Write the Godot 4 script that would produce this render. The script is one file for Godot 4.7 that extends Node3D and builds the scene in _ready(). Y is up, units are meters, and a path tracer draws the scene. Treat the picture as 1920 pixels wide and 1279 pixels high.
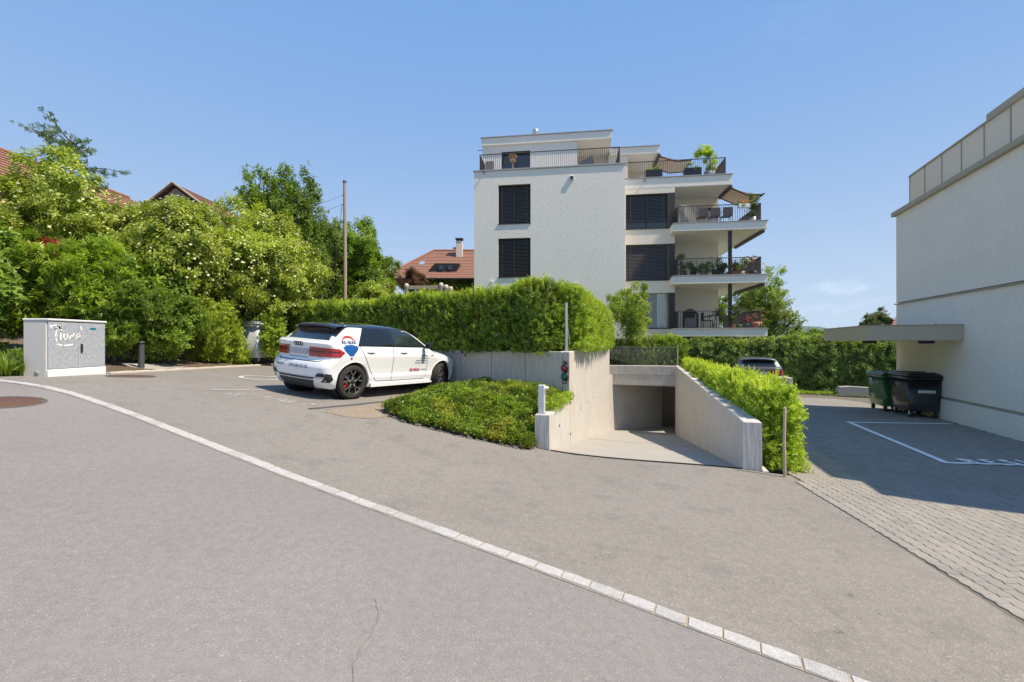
extends Node3D
# A Swiss hillside street corner: sloping asphalt forecourt, garage ramp, apartment block, hedges and a parked white car.
# Plan coordinates are (x to the right, z away from the camera) in metres; v() turns them into Godot's axes.

const SKY_TOP := Color(0.106, 0.23, 0.475)
const SKY_LOW := Color(0.4, 0.49, 0.58)
const EXPOSURE := 1.64
const SUN := Vector3(0.94, 0.0, 0.34)
const SUN_HEIGHT := 56.0

var rng := RandomNumberGenerator.new()
var taken := {}
var M := {}
var tex := {}

func v(x: float, y: float, z: float) -> Vector3:
	return Vector3(x, y, -z)

# ------------------------------------------------------------------ mesh building
class Shape:
	var st := SurfaceTool.new()
	func _init() -> void:
		st.begin(Mesh.PRIMITIVE_TRIANGLES)
		st.set_smooth_group(-1)
	func soft(on: bool) -> void:
		st.set_smooth_group(0 if on else -1)
	func tri(a: Vector3, b: Vector3, c: Vector3) -> void:   # counter-clockwise from outside
		st.add_vertex(a)
		st.add_vertex(c)
		st.add_vertex(b)
	func quad(a: Vector3, b: Vector3, c: Vector3, d: Vector3) -> void:
		tri(a, b, c)
		tri(a, c, d)
	func face(p: Array, inside: Vector3) -> void:           # convex polygon turned away from a point inside
		var n: Vector3 = (p[1] - p[0]).cross(p[2] - p[0])
		var turned: bool = n.dot(p[0] - inside) < 0.0
		for i in range(1, p.size() - 1):
			if turned:
				tri(p[0], p[i + 1], p[i])
			else:
				tri(p[0], p[i], p[i + 1])
	func box(lo: Vector3, hi: Vector3, bevel := 0.0, t := Transform3D()) -> Shape:
		var c := (lo + hi) / 2.0
		var h := (hi - lo).abs() / 2.0
		var m := t * c
		var b: float = minf(bevel, minf(h.x, minf(h.y, h.z)) * 0.9)
		for ax in 3:
			var j := (ax + 1) % 3
			var k := (ax + 2) % 3
			for s in [-1.0, 1.0]:
				var p := []
				for q in [[-1, -1], [1, -1], [1, 1], [-1, 1]]:
					var w := Vector3()
					w[ax] = s * h[ax]
					w[j] = q[0] * (h[j] - b)
					w[k] = q[1] * (h[k] - b)
					p.append(t * (c + w))
				face(p, m)
		if b > 0.0:
			for ax in 3:
				var j := (ax + 1) % 3
				var k := (ax + 2) % 3
				for q in [[-1, -1], [1, -1], [1, 1], [-1, 1]]:
					var p := []
					for e in [[-1, 0], [1, 0], [1, 1], [-1, 1]]:
						var w := Vector3()
						w[ax] = e[0] * (h[ax] - b)
						w[j] = q[0] * (h[j] - (b if e[1] == 0 else 0.0))
						w[k] = q[1] * (h[k] - (0.0 if e[1] == 0 else b))
						p.append(t * (c + w))
					face(p, m)
			for x in [-1, 1]:
				for y in [-1, 1]:
					for z in [-1, 1]:
						var s := Vector3(x, y, z)
						var p := []
						for ax in 3:
							var w := Vector3(h.x - b, h.y - b, h.z - b)
							w[ax] = h[ax]
							p.append(t * (c + w * s))
						face(p, m)
		return self
	func prism(poly: PackedVector2Array, d0: float, d1: float, t := Transform3D()) -> Shape:  # polygon in x, y drawn out along z
		var area := 0.0
		for i in poly.size():
			area += poly[i].cross(poly[(i + 1) % poly.size()])
		var p := poly.duplicate()
		if area < 0.0:
			p.reverse()
		var flip := (d1 < d0) != (t.basis.determinant() < 0.0)
		var ids := Geometry2D.triangulate_polygon(p)
		for i in range(0, ids.size(), 3):
			var a := p[ids[i]]
			var b := p[ids[i + 1]]
			var c := p[ids[i + 2]]
			if (b - a).cross(c - a) < 0.0:
				var s := b
				b = c
				c = s
			if flip:
				var s := b
				b = c
				c = s
			tri(t * Vector3(a.x, a.y, d1), t * Vector3(b.x, b.y, d1), t * Vector3(c.x, c.y, d1))
			tri(t * Vector3(a.x, a.y, d0), t * Vector3(c.x, c.y, d0), t * Vector3(b.x, b.y, d0))
		for i in p.size():
			var a := p[i]
			var b := p[(i + 1) % p.size()]
			if flip:
				quad(t * Vector3(b.x, b.y, d0), t * Vector3(a.x, a.y, d0), t * Vector3(a.x, a.y, d1), t * Vector3(b.x, b.y, d1))
			else:
				quad(t * Vector3(a.x, a.y, d0), t * Vector3(b.x, b.y, d0), t * Vector3(b.x, b.y, d1), t * Vector3(a.x, a.y, d1))
		return self
	func tube(path: Array, radii: Array, seg := 8, caps := true) -> Shape:
		soft(true)
		var rings := []
		var side := Vector3.ZERO
		for i in path.size():
			var d: Vector3 = (path[mini(i + 1, path.size() - 1)] - path[maxi(i - 1, 0)]).normalized()
			if side == Vector3.ZERO:
				side = d.cross(Vector3.UP if absf(d.y) < 0.9 else Vector3.RIGHT).normalized()
			side = (side - d * side.dot(d)).normalized()
			var up := side.cross(d)
			var r: float = radii[mini(i, radii.size() - 1)]
			var ring := []
			for k in seg:
				var a := TAU * k / seg
				ring.append(path[i] + (side * cos(a) + up * sin(a)) * r)
			rings.append(ring)
		for i in rings.size() - 1:
			for k in seg:
				var l := (k + 1) % seg
				face([rings[i][k], rings[i][l], rings[i + 1][l], rings[i + 1][k]], (path[i] + path[i + 1]) / 2.0)
		soft(false)
		if caps:
			face(rings[0], path[1])
			face(rings[-1], path[-2])
		return self
	func lathe(profile: Array, seg := 16, t := Transform3D()) -> Shape:   # profile of [radius, height] about y
		soft(true)
		for i in profile.size() - 1:
			var a: Array = profile[i]
			var b: Array = profile[i + 1]
			for k in seg:
				var c0 := TAU * k / seg
				var c1 := TAU * (k + 1) / seg
				var p := Vector3(cos(c0), 0, sin(c0))
				var q := Vector3(cos(c1), 0, sin(c1))
				var w := [t * (p * a[0] + Vector3.UP * a[1]), t * (p * b[0] + Vector3.UP * b[1]), t * (q * b[0] + Vector3.UP * b[1]), t * (q * a[0] + Vector3.UP * a[1])]
				if a[0] > 1e-5:
					tri(w[0], w[1], w[3])
				if b[0] > 1e-5:
					tri(w[1], w[2], w[3])
		soft(false)
		return self
	func mesh() -> ArrayMesh:
		st.index()
		st.generate_normals()
		return st.commit()

func numbered(called: String) -> String:
	var n: int = taken.get(called, 0)
	taken[called] = n + 1
	return called if n == 0 else "%s_%03d" % [called, n]

func thing(called: String, label: String, category: String, at := Vector3.ZERO, turn := Basis(), group := "") -> Node3D:
	var o := Node3D.new()
	o.name = numbered(called)
	o.transform = Transform3D(turn, at)
	tag(o, label, category, group)
	add_child(o)
	return o

func tag(o: Node, label: String, category: String, group := "") -> void:
	o.set_meta("label", label)
	o.set_meta("category", category)
	if group:
		o.set_meta("group", group)

func part(called: String, shape: Variant, m: Material, parent: Node3D, at := Transform3D()) -> MeshInstance3D:
	var o := MeshInstance3D.new()
	o.name = called if parent != self else numbered(called)
	o.mesh = shape.mesh() if shape is Shape else shape
	o.material_override = m
	o.transform = at
	parent.add_child(o, true)
	return o

func ground_piece(called: String, shape: Variant, m: Material) -> MeshInstance3D:
	var o := part(called, shape, m, self)
	o.set_meta("kind", "structure")
	return o

func bx(called: String, lo: Vector3, hi: Vector3, m: Material, parent: Node3D, bevel := 0.0) -> MeshInstance3D:
	return part(called, Shape.new().box(lo.min(hi), lo.max(hi), bevel), m, parent)

func at(p: Vector3, b := Basis()) -> Transform3D:
	return Transform3D(b, p)

func yaw(deg: float) -> Basis:
	return Basis(Vector3.UP, deg_to_rad(deg))

func rod(a: Vector3, b: Vector3, r: float, seg := 8) -> Shape:
	return Shape.new().tube([a, b], [r, r], seg)

# ------------------------------------------------------------------ textures and materials
func noise(kind: int, freq: float, octaves := 3, s := 1) -> FastNoiseLite:
	var n := FastNoiseLite.new()
	n.noise_type = kind
	n.frequency = freq
	n.fractal_octaves = octaves
	n.seed = s
	return n

func grey(n: FastNoiseLite, size: int) -> PackedByteArray:
	var im := n.get_seamless_image(size, size, false, false, 0.12, true)
	im.convert(Image.FORMAT_L8)
	return im.get_data()

func picture(size: int, data: PackedByteArray, rgb := true) -> ImageTexture:
	return ImageTexture.create_from_image(Image.create_from_data(size, size, false, Image.FORMAT_RGB8 if rgb else Image.FORMAT_L8, data))

func s8(x: float) -> int:   # linear to an sRGB byte
	x = clampf(x, 0.0, 1.0)
	return int(255.0 * (12.92 * x if x < 0.0031308 else 1.055 * pow(x, 1.0 / 2.4) - 0.055))

func stone_mix(size: int, grain_freq: float, dark: Color, light: Color, speck: Color, share: float, s: int) -> Array:   # grains of mixed tone: [colour, height]
	var g := noise(FastNoiseLite.TYPE_CELLULAR, grain_freq, 1, s)
	g.cellular_return_type = FastNoiseLite.RETURN_CELL_VALUE
	g.fractal_type = FastNoiseLite.FRACTAL_NONE
	var e := noise(FastNoiseLite.TYPE_CELLULAR, grain_freq, 1, s)
	e.cellular_return_type = FastNoiseLite.RETURN_DISTANCE2_DIV
	e.fractal_type = FastNoiseLite.FRACTAL_NONE
	var grains := grey(g, size)
	var gaps := grey(e, size)
	var fine := grey(noise(FastNoiseLite.TYPE_SIMPLEX, 0.22, 2, s + 3), size)
	var soft := grey(noise(FastNoiseLite.TYPE_SIMPLEX, 0.012, 3, s + 5), size)
	var table := []
	for i in 256:
		var k := i / 255.0
		var c := dark.lerp(light, k)
		if k > 1.0 - share:
			c = c.lerp(speck, 0.55 + 0.45 * (k - 1.0 + share) / share)
		table.append(c)
	var col := PackedByteArray()
	col.resize(size * size * 3)
	var hgt := PackedByteArray()
	hgt.resize(size * size)
	var srgb := PackedByteArray()
	srgb.resize(1024)
	for i in 1024:
		srgb[i] = s8(i / 1023.0)
	for i in size * size:
		var c: Color = table[grains[i]]
		var k := (0.80 + 0.24 * fine[i] / 255.0 + 0.16 * soft[i] / 255.0) * (1.0 if gaps[i] < 190 else 0.72)
		col[i * 3] = srgb[mini(1023, int(c.r * k * 1023.0))]
		col[i * 3 + 1] = srgb[mini(1023, int(c.g * k * 1023.0))]
		col[i * 3 + 2] = srgb[mini(1023, int(c.b * k * 1023.0))]
		hgt[i] = clampi(255 - gaps[i] + fine[i] / 8, 0, 255)
	return [picture(size, col), picture(size, hgt, false)]

func patches(size: int, freq: float, low: float, high: float, s: int, stretch := Vector2.ONE, contrast := 1.0) -> ImageTexture:   # multiplies a colour
	var a := grey(noise(FastNoiseLite.TYPE_SIMPLEX_SMOOTH, freq, 5, s), size)
	var col := PackedByteArray()
	col.resize(size * size * 3)
	for y in size:
		for x in size:
			var i := y * size + x
			var j := (int(y * stretch.y) % size) * size + int(x * stretch.x) % size
			var k := clampf((a[j] / 255.0 - 0.5) * contrast + 0.5, 0.0, 1.0)
			var w := s8(lerpf(low, high, k))
			col[i * 3] = w
			col[i * 3 + 1] = w
			col[i * 3 + 2] = w
	return picture(size, col)

func wear(size: int) -> ImageTexture:   # broad fading, scuffs and a few oil drips of old asphalt
	var a := grey(noise(FastNoiseLite.TYPE_SIMPLEX_SMOOTH, 0.004, 4, 81), size)
	var b := grey(noise(FastNoiseLite.TYPE_SIMPLEX_SMOOTH, 0.016, 5, 82), size)
	var c := grey(noise(FastNoiseLite.TYPE_SIMPLEX, 0.05, 3, 83), size)
	var col := PackedByteArray()
	col.resize(size * size * 3)
	for i in size * size:
		var k := 1.0 - 0.1 * a[i] / 255.0 - 0.17 * smoothstep(0.6, 0.85, b[i] / 255.0) * (0.4 + 0.6 * c[i] / 255.0) - 0.3 * smoothstep(0.86, 0.93, c[i] / 255.0) * smoothstep(0.5, 0.7, a[i] / 255.0)
		var w := s8(k)
		col[i * 3] = w
		col[i * 3 + 1] = w
		col[i * 3 + 2] = s8(k * (1.0 - 0.02 * a[i] / 255.0))
	return picture(size, col)

func streaks(size: int, fx: float, fy: float, low: Color, high: Color, s: int, rough := 0.25) -> Array:   # noise stretched along one axis: [colour, height]
	var n := noise(FastNoiseLite.TYPE_SIMPLEX, 1.0, 4, s)
	var f := noise(FastNoiseLite.TYPE_SIMPLEX, 1.0, 2, s + 9)
	var col := PackedByteArray()
	col.resize(size * size * 3)
	var hgt := PackedByteArray()
	hgt.resize(size * size)
	for y in size:
		for x in size:
			# the second half of each axis is blended into a copy so that the tile repeats
			var bx_ := smoothstep(0.8, 1.0, float(x) / size)
			var by_ := smoothstep(0.8, 1.0, float(y) / size)
			var k := 0.0
			k += n.get_noise_2d(x * fx, y * fy) * (1.0 - bx_) * (1.0 - by_)
			if bx_ > 0.0:
				k += n.get_noise_2d((x - size) * fx, y * fy) * bx_ * (1.0 - by_)
			if by_ > 0.0:
				k += n.get_noise_2d(x * fx, (y - size) * fy) * (1.0 - bx_) * by_
			if bx_ > 0.0 and by_ > 0.0:
				k += n.get_noise_2d((x - size) * fx, (y - size) * fy) * bx_ * by_
			var g := f.get_noise_2d(x * 0.35, y * 0.35)
			k = clampf(k * 0.8 + 0.5 + g * rough, 0.0, 1.0)
			var i := y * size + x
			var c := low.lerp(high, k)
			col[i * 3] = s8(c.r)
			col[i * 3 + 1] = s8(c.g)
			col[i * 3 + 2] = s8(c.b)
			hgt[i] = int(k * 255.0)
	return [picture(size, col), picture(size, hgt, false)]

func mat(r: float, g: float, b: float, rough := 0.8, metal := 0.0) -> StandardMaterial3D:
	var m := StandardMaterial3D.new()
	m.albedo_color = Color(r, g, b).linear_to_srgb()
	m.roughness = rough
	m.metallic = metal
	return m

func surfaced(m: StandardMaterial3D, colour: Texture2D, height: Texture2D, tile: float, depth := 0.3, world := true) -> StandardMaterial3D:
	m.uv1_triplanar = true
	m.uv1_world_triplanar = world
	m.uv1_scale = Vector3.ONE / tile
	if colour:
		m.albedo_texture = colour
	if height:
		m.heightmap_enabled = true
		m.heightmap_texture = height
		m.heightmap_scale = depth
	return m

func blotched(m: StandardMaterial3D, t: Texture2D, tile: float) -> StandardMaterial3D:
	m.detail_enabled = true
	m.detail_albedo = t
	m.detail_blend_mode = BaseMaterial3D.BLEND_MODE_MUL
	m.detail_uv_layer = BaseMaterial3D.DETAIL_UV_2
	m.uv2_triplanar = true
	m.uv2_world_triplanar = true
	m.uv2_scale = Vector3.ONE / tile
	return m

func gloss(m: StandardMaterial3D, amount := 1.0) -> StandardMaterial3D:
	m.clearcoat_enabled = true
	m.clearcoat = amount
	m.clearcoat_roughness = 0.04
	return m

func leafy(back: float) -> StandardMaterial3D:
	var m := StandardMaterial3D.new()
	m.vertex_color_use_as_albedo = true
	m.roughness = 0.42
	m.backlight_enabled = true
	m.backlight = Color(back, back, back * 0.35).linear_to_srgb()
	return m

func make_materials() -> void:
	var road := stone_mix(1024, 0.26, Color(0.198, 0.189, 0.185), Color(0.27, 0.259, 0.253), Color(0.42, 0.405, 0.39), 0.02, 11)
	var fore := stone_mix(1024, 0.2, Color(0.19, 0.179, 0.168), Color(0.275, 0.26, 0.245), Color(0.42, 0.4, 0.375), 0.025, 29)
	var wide := patches(512, 0.006, 0.86, 1.0, 5)
	var worn := wear(1024)
	M.road = blotched(surfaced(mat(1.06, 1.035, 1.015, 0.9), road[0], road[1], 1.45, 0.12), wide, 9.0)
	M.fore = blotched(surfaced(mat(1.06, 1.035, 1.0, 0.9), fore[0], fore[1], 1.6, 0.16), worn, 9.0)
	var pav := stone_mix(512, 0.3, Color(0.265, 0.246, 0.22), Color(0.345, 0.322, 0.29), Color(0.41, 0.385, 0.35), 0.08, 41)
	for i in 4:
		M["paver%d" % i] = blotched(surfaced(mat([0.97, 1.04, 0.91, 1.0][i], [0.97, 1.03, 0.92, 0.99][i], [0.97, 1.01, 0.93, 0.97][i], 0.9), pav[0], pav[1], 0.8, 0.12), worn, 5.0)
	M.crack = mat(0.18, 0.17, 0.163, 1.0)
	M.joint = mat(0.13, 0.118, 0.095, 1.0)
	var gran := stone_mix(512, 0.3, Color(0.36, 0.355, 0.35), Color(0.58, 0.57, 0.56), Color(0.7, 0.69, 0.68), 0.12, 53)
	M.granite = surfaced(mat(1, 1, 1, 0.85), gran[0], gran[1], 0.6, 0.3)
	M.granite_b = surfaced(mat(0.86, 0.86, 0.85, 0.85), gran[0], gran[1], 0.7, 0.3)
	M.granite_dark = surfaced(mat(0.24, 0.235, 0.23, 0.9), gran[0], gran[1], 0.6, 0.3)
	var board := streaks(512, 0.09, 0.006, Color(0.5, 0.465, 0.415), Color(0.64, 0.605, 0.55), 3, 0.18)
	var stain := patches(512, 0.009, 0.86, 1.0, 13, Vector2(1, 1), 1.2)
	M.concrete = blotched(surfaced(mat(0.98, 0.99, 1.01, 0.85), board[0], board[1], 2.4, 0.5), stain, 4.0)
	M.concrete_panel = blotched(surfaced(mat(0.98, 0.95, 0.9, 0.85), board[0], board[1], 2.0, 0.3), stain, 3.0)
	var broom := streaks(512, 0.12, 0.03, Color(0.36, 0.345, 0.315), Color(0.48, 0.46, 0.42), 7, 0.2)
	M.ramp = blotched(surfaced(mat(0.86, 0.86, 0.86, 0.9), broom[0], broom[1], 1.6, 0.25), stain, 5.0)
	var plaster := streaks(512, 0.012, 0.11, Color(0.76, 0.75, 0.735), Color(0.86, 0.85, 0.835), 17, 0.3)
	M.stucco = surfaced(mat(1.0, 0.965, 0.9, 0.95), plaster[0], plaster[1], 1.9, 0.4, false)
	M.stucco_warm = surfaced(mat(0.99, 0.92, 0.79, 0.95), plaster[0], plaster[1], 2.0, 0.25, false)
	M.stucco_right = blotched(surfaced(mat(1.06, 1.0, 0.92, 0.95), plaster[0], plaster[1], 1.5, 0.22, false), patches(512, 0.007, 0.93, 1.0, 23), 5.0)
	M.cord = mat(0.16, 0.16, 0.16, 0.6)
	M.soffit = mat(0.74, 0.72, 0.68, 0.9)
	M.coping = mat(0.36, 0.365, 0.37, 0.5, 0.3)
	M.dark_metal = mat(0.055, 0.048, 0.045, 0.45, 0.4)
	M.rail = mat(0.075, 0.062, 0.058, 0.5, 0.3)
	M.blind = mat(0.11, 0.1, 0.095, 0.4, 0.3)
	M.beige_metal = mat(0.5, 0.43, 0.32, 0.5, 0.1)
	M.band = mat(0.42, 0.37, 0.285, 0.6, 0.05)
	M.glass_dark = mat(0.016, 0.02, 0.024, 0.03)
	M.glass_dark.metallic_specular = 0.7
	M.glass_blue = M.glass_dark
	var pane := mat(0.7, 0.8, 0.82, 0.02)
	pane.transparency = BaseMaterial3D.TRANSPARENCY_ALPHA
	pane.albedo_color.a = 0.12
	M.pane = pane
	M.curtain = mat(0.75, 0.75, 0.7, 0.9)
	M.awning = mat(0.44, 0.41, 0.38, 0.85)
	M.awning.backlight_enabled = true
	M.awning.backlight = Color(0.35, 0.28, 0.22).linear_to_srgb()
	var zinc := streaks(256, 0.14, 0.03, Color(0.36, 0.39, 0.43), Color(0.56, 0.59, 0.63), 31, 0.15)
	M.zinc = surfaced(mat(1, 1, 1, 0.42, 0.25), zinc[0], null, 0.9, 0.1, false)
	M.cast_white = surfaced(mat(0.54, 0.53, 0.5, 0.8), null, gran[1], 0.7, 0.1)
	M.steel = mat(0.5, 0.51, 0.52, 0.4, 0.6)
	M.aluminium = mat(0.62, 0.63, 0.64, 0.45, 0.3)
	M.rust = surfaced(mat(0.3, 0.17, 0.12, 0.85), gran[0], gran[1], 0.5, 0.4)
	M.paint_white = surfaced(mat(0.86, 0.86, 0.85, 0.8), null, road[1], 1.5, 0.2)
	M.paint_worn = mat(0.46, 0.45, 0.43, 0.9)
	M.white = mat(0.8, 0.8, 0.8, 0.5)
	M.black = mat(0.014, 0.014, 0.015, 0.55)
	M.rubber = mat(0.028, 0.027, 0.026, 0.85)
	M.bark = surfaced(mat(0.16, 0.125, 0.095, 0.95), null, board[1], 0.4, 1.5)
	M.wood_grey = surfaced(mat(0.34, 0.29, 0.23, 0.9), null, board[1], 0.5, 0.6)
	M.stake = surfaced(mat(0.55, 0.43, 0.29, 0.9), null, board[1], 0.5, 0.6)
	M.wood_warm = mat(0.55, 0.34, 0.17, 0.7)
	M.soil = surfaced(mat(0.17, 0.125, 0.085, 1.0), null, gran[1], 0.4, 1.0)
	M.sand = blotched(surfaced(mat(0.66, 0.55, 0.42, 1.0), gran[0], gran[1], 0.9, 0.5), worn, 1.5)
	M.mulch = surfaced(mat(0.34, 0.25, 0.17, 1.0), gran[0], gran[1], 0.35, 1.0)
	M.grass = surfaced(mat(0.1, 0.15, 0.035, 1.0), null, gran[1], 0.5, 1.5)
	M.terracotta = mat(0.5, 0.2, 0.1, 0.8)
	M.leaf = leafy(0.95)
	M.petal = leafy(0.5)
	var tile := streaks(256, 0.05, 0.05, Color(0.17, 0.09, 0.065), Color(0.36, 0.178, 0.125), 37, 0.5)
	M.tile = surfaced(mat(1, 1, 1, 0.9), tile[0], tile[1], 1.2, 0.8)
	M.tile_b = surfaced(mat(0.85, 0.85, 0.9, 0.9), tile[0], tile[1], 1.0, 0.8)
	M.house = mat(0.6, 0.56, 0.48, 0.9)
	M.far_green = mat(0.06, 0.09, 0.04, 1.0)

func make_light() -> void:
	var cam := Camera3D.new()
	cam.name = "camera"
	cam.fov = 73.72
	cam.near = 0.05
	cam.far = 9000.0
	cam.rotation.x = 0.0017
	add_child(cam)
	cam.current = true
	var env := Environment.new()
	env.background_mode = Environment.BG_SKY
	var sm := ProceduralSkyMaterial.new()
	sm.sky_top_color = SKY_TOP.linear_to_srgb()
	sm.sky_horizon_color = SKY_LOW.linear_to_srgb()
	sm.sky_curve = 0.205
	sm.ground_horizon_color = Color(0.35, 0.37, 0.36).linear_to_srgb()
	sm.ground_bottom_color = Color(0.2, 0.2, 0.19).linear_to_srgb()
	sm.sun_angle_max = 30.0
	sm.sun_curve = 0.15
	sm.sky_cover = wisps()
	sm.sky_cover_modulate = Color(1, 1, 1, 1)
	env.sky = Sky.new()
	env.sky.sky_material = sm
	env.tonemap_mode = Environment.TONE_MAPPER_LINEAR
	env.tonemap_exposure = EXPOSURE
	env.fog_enabled = true
	env.fog_density = 0.00005
	env.fog_light_color = Color(0.86, 0.92, 1.0)
	env.sdfgi_enabled = true
	env.ssao_enabled = true
	env.ssil_enabled = true
	var we := WorldEnvironment.new()
	we.name = "environment"
	we.environment = env
	add_child(we)
	var sun := DirectionalLight3D.new()
	sun.name = "sun"
	sun.light_color = Color(1.0, 0.94, 0.85)
	sun.light_energy = 1.36
	sun.light_angular_distance = 0.53
	sun.shadow_enabled = true
	var e := deg_to_rad(SUN_HEIGHT)
	var s := SUN.normalized() * cos(e) + Vector3.UP * sin(e)
	sun.basis = Basis.looking_at(-s)
	add_child(sun)

func wisps() -> ImageTexture:   # a few thin fair-weather clouds, as [azimuth, height, half width, half height, strength] in degrees
	var n := noise(FastNoiseLite.TYPE_SIMPLEX, 0.05, 5, 4)
	var im := Image.create(2048, 1024, false, Image.FORMAT_RGBA8)
	for c in [[35.4, 5.6, 3.4, 0.9, 0.34], [34.0, 3.6, 7.0, 0.7, 0.16], [40.0, 4.0, 5.0, 0.5, 0.12], [33.0, 31.0, 7.0, 3.0, 0.05], [43.5, 29.5, 3.0, 1.2, 0.06], [-70.0, 8.0, 9.0, 1.4, 0.2], [150.0, 12.0, 14.0, 2.5, 0.2], [95.0, 7.0, 10.0, 1.5, 0.2]]:
		var cx: float = c[0] / 360.0 * 2048.0
		var cy: float = (90.0 - c[1]) / 180.0 * 1024.0
		var rx: float = c[2] * 2048.0 / 360.0
		var ry: float = c[3] * 1024.0 / 180.0
		for y in range(int(cy - ry) - 1, int(cy + ry) + 2):
			for x in range(int(cx - rx) - 1, int(cx + rx) + 2):
				var dx := (x - cx) / rx
				var dy := (y - cy) / ry
				var k := (1.0 - dx * dx - dy * dy) + 0.9 * n.get_noise_2d(x * 1.2, y * 3.0)
				k = clampf(k, 0.0, 1.0)
				var old := im.get_pixel(posmod(x, 2048), y).a
				im.set_pixel(posmod(x, 2048), y, Color(0.5, 0.48, 0.46, clampf(maxf(old, k * k * c[4]), 0.0, 1.0)))
	return ImageTexture.create_from_image(im)

# ------------------------------------------------------------------ the lie of the land
const GP := [0, 0, 0, 3, -4, 0, 4, 1, -3, 3.5, 0.603, 7.35, 3.33, 6.56, 3.9, 6.4, 2, 5, -2.97, 8.45, -1.68, 10.66, -1.4, 11.4, -6, 14, -8.6, 15.2, -8.3, 8, -8.3, 9.2, -9.5, 11, -6.4, 5.7, -6.9, 8.27, -10, 3, -12, 10, 11.4, 12.7, 10.5, 9.35, 8.9, 4.8, 3.67, 3.26, 4.3, 6.9, 10, 16, 12, 21.5, 7, 12, 6, 1, -1.2, 7.6, -4.35, 9.25, -3.07, 11.46]
const GW := [0.000111, 0.006625, -0.000082, -0.003689, -0.002806, -0.030398, 0.024591, 0.015722, -0.000925, 0.012763, -0.004608, 0.024158, 0.001487, -0.001242, -0.001574, -0.006515, 0.003139, -0.001697, 0.015132, 0.001750, -0.002737, 0.005026, 0.001019, 0.004280, -0.006319, -0.025784, -0.002025, -0.000710, -0.005826, -0.000619, 0.007592, -0.013375, -0.012465, -1.252717, -0.059359, -0.006801]

func G(x: float, z: float) -> float:   # height of the sloping street and yards (thin-plate surface through surveyed points)
	var n := GP.size() / 2
	var y: float = GW[n] + GW[n + 1] * x + GW[n + 2] * z
	for i in n:
		var dx: float = x - GP[i * 2]
		var dz: float = z - GP[i * 2 + 1]
		var r := dx * dx + dz * dz
		if r > 1e-9:
			y += GW[i] * r * log(r) * 0.5
	return y

func lie(x: float, z: float) -> Basis:   # basis standing square on the slope
	var e := 0.1
	var n := Vector3(G(x - e, z) - G(x + e, z), 2.0 * e, G(x, z + e) - G(x, z - e)).normalized()
	var r := Vector3.RIGHT
	r = (r - n * r.dot(n)).normalized()
	return Basis(r, n, r.cross(n))

func P(a: Array) -> PackedVector2Array:
	var p := PackedVector2Array()
	for q in a:
		p.append(Vector2(q[0], q[1]))
	return p

func sheet(poly: PackedVector2Array, cell: float, h: Callable) -> Shape:   # plan polygon laid over a height function
	var s := Shape.new()
	s.soft(true)
	var lo := poly[0]
	var hi := poly[0]
	for p in poly:
		lo = lo.min(p)
		hi = hi.max(p)
	var nx := int(ceil((hi.x - lo.x) / cell))
	var nz := int(ceil((hi.y - lo.y) / cell))
	for i in nx:
		for j in nz:
			var a := lo + Vector2(i, j) * cell
			var sq := PackedVector2Array([a, a + Vector2(cell, 0), a + Vector2(cell, cell), a + Vector2(0, cell)])
			for piece in Geometry2D.intersect_polygons(poly, sq):
				if piece.size() < 3:
					continue
				var ids := Geometry2D.triangulate_polygon(piece)
				for k in range(0, ids.size(), 3):
					var t := []
					for m in 3:
						var q: Vector2 = piece[ids[k + m]]
						t.append(v(q.x, h.call(q.x, q.y), q.y))
					s.face(t, t[0] + Vector3.DOWN * 100.0)
	return s

func on_ground(lift: float) -> Callable:
	return func(x: float, z: float) -> float: return G(x, z) + lift

func ribbon(path: Array, wide: float, lift: float, m: Material, called: String) -> MeshInstance3D:   # a painted line
	var left := PackedVector2Array()
	var right := PackedVector2Array()
	for i in path.size():
		var d: Vector2 = (path[mini(i + 1, path.size() - 1)] - path[maxi(i - 1, 0)]).normalized()
		left.append(path[i] + d.orthogonal() * wide / 2.0)
		right.append(path[i] - d.orthogonal() * wide / 2.0)
	right.reverse()
	left.append_array(right)
	return ground_piece(called, sheet(left, 0.5, on_ground(lift)), m)

const STONES := [[-24, 9.2], [-16, 8.2], [-12, 7.65], [-9.4, 7.3], [-7.97, 7.08], [-6.99, 6.8], [-6.3, 6.52], [-5.7, 6.24], [-4.63, 5.72], [-3.7, 5.26], [-2.94, 4.9], [-2.28, 4.58], [-1.66, 4.28], [-1.14, 4.03], [-0.67, 3.79], [-0.25, 3.57], [0.24, 3.32], [0.655, 3.115], [1.08, 2.9], [1.5, 2.69], [1.88, 2.51], [2.5, 2.22], [3.6, 1.72], [6, 0.7], [14, -2.6]]
const BORDER := [[3.6, 1.72], [3.665, 3.26], [3.685, 3.74], [3.7, 4.14], [3.735, 4.7], [3.775, 5.36], [3.855, 6.08], [3.95, 6.42]]
const R0 := Vector2(0.603, 7.35)          # near left inner corner of the garage ramp
const RD := Vector2(0.2752, 0.9614)       # the way it runs
const RA := Vector2(0.9614, -0.2752)      # across it
const RW := 2.84
const RL := 14.07

func ramp(s: float, t: float) -> Vector2:
	return R0 + RD * s + RA * t

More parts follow.
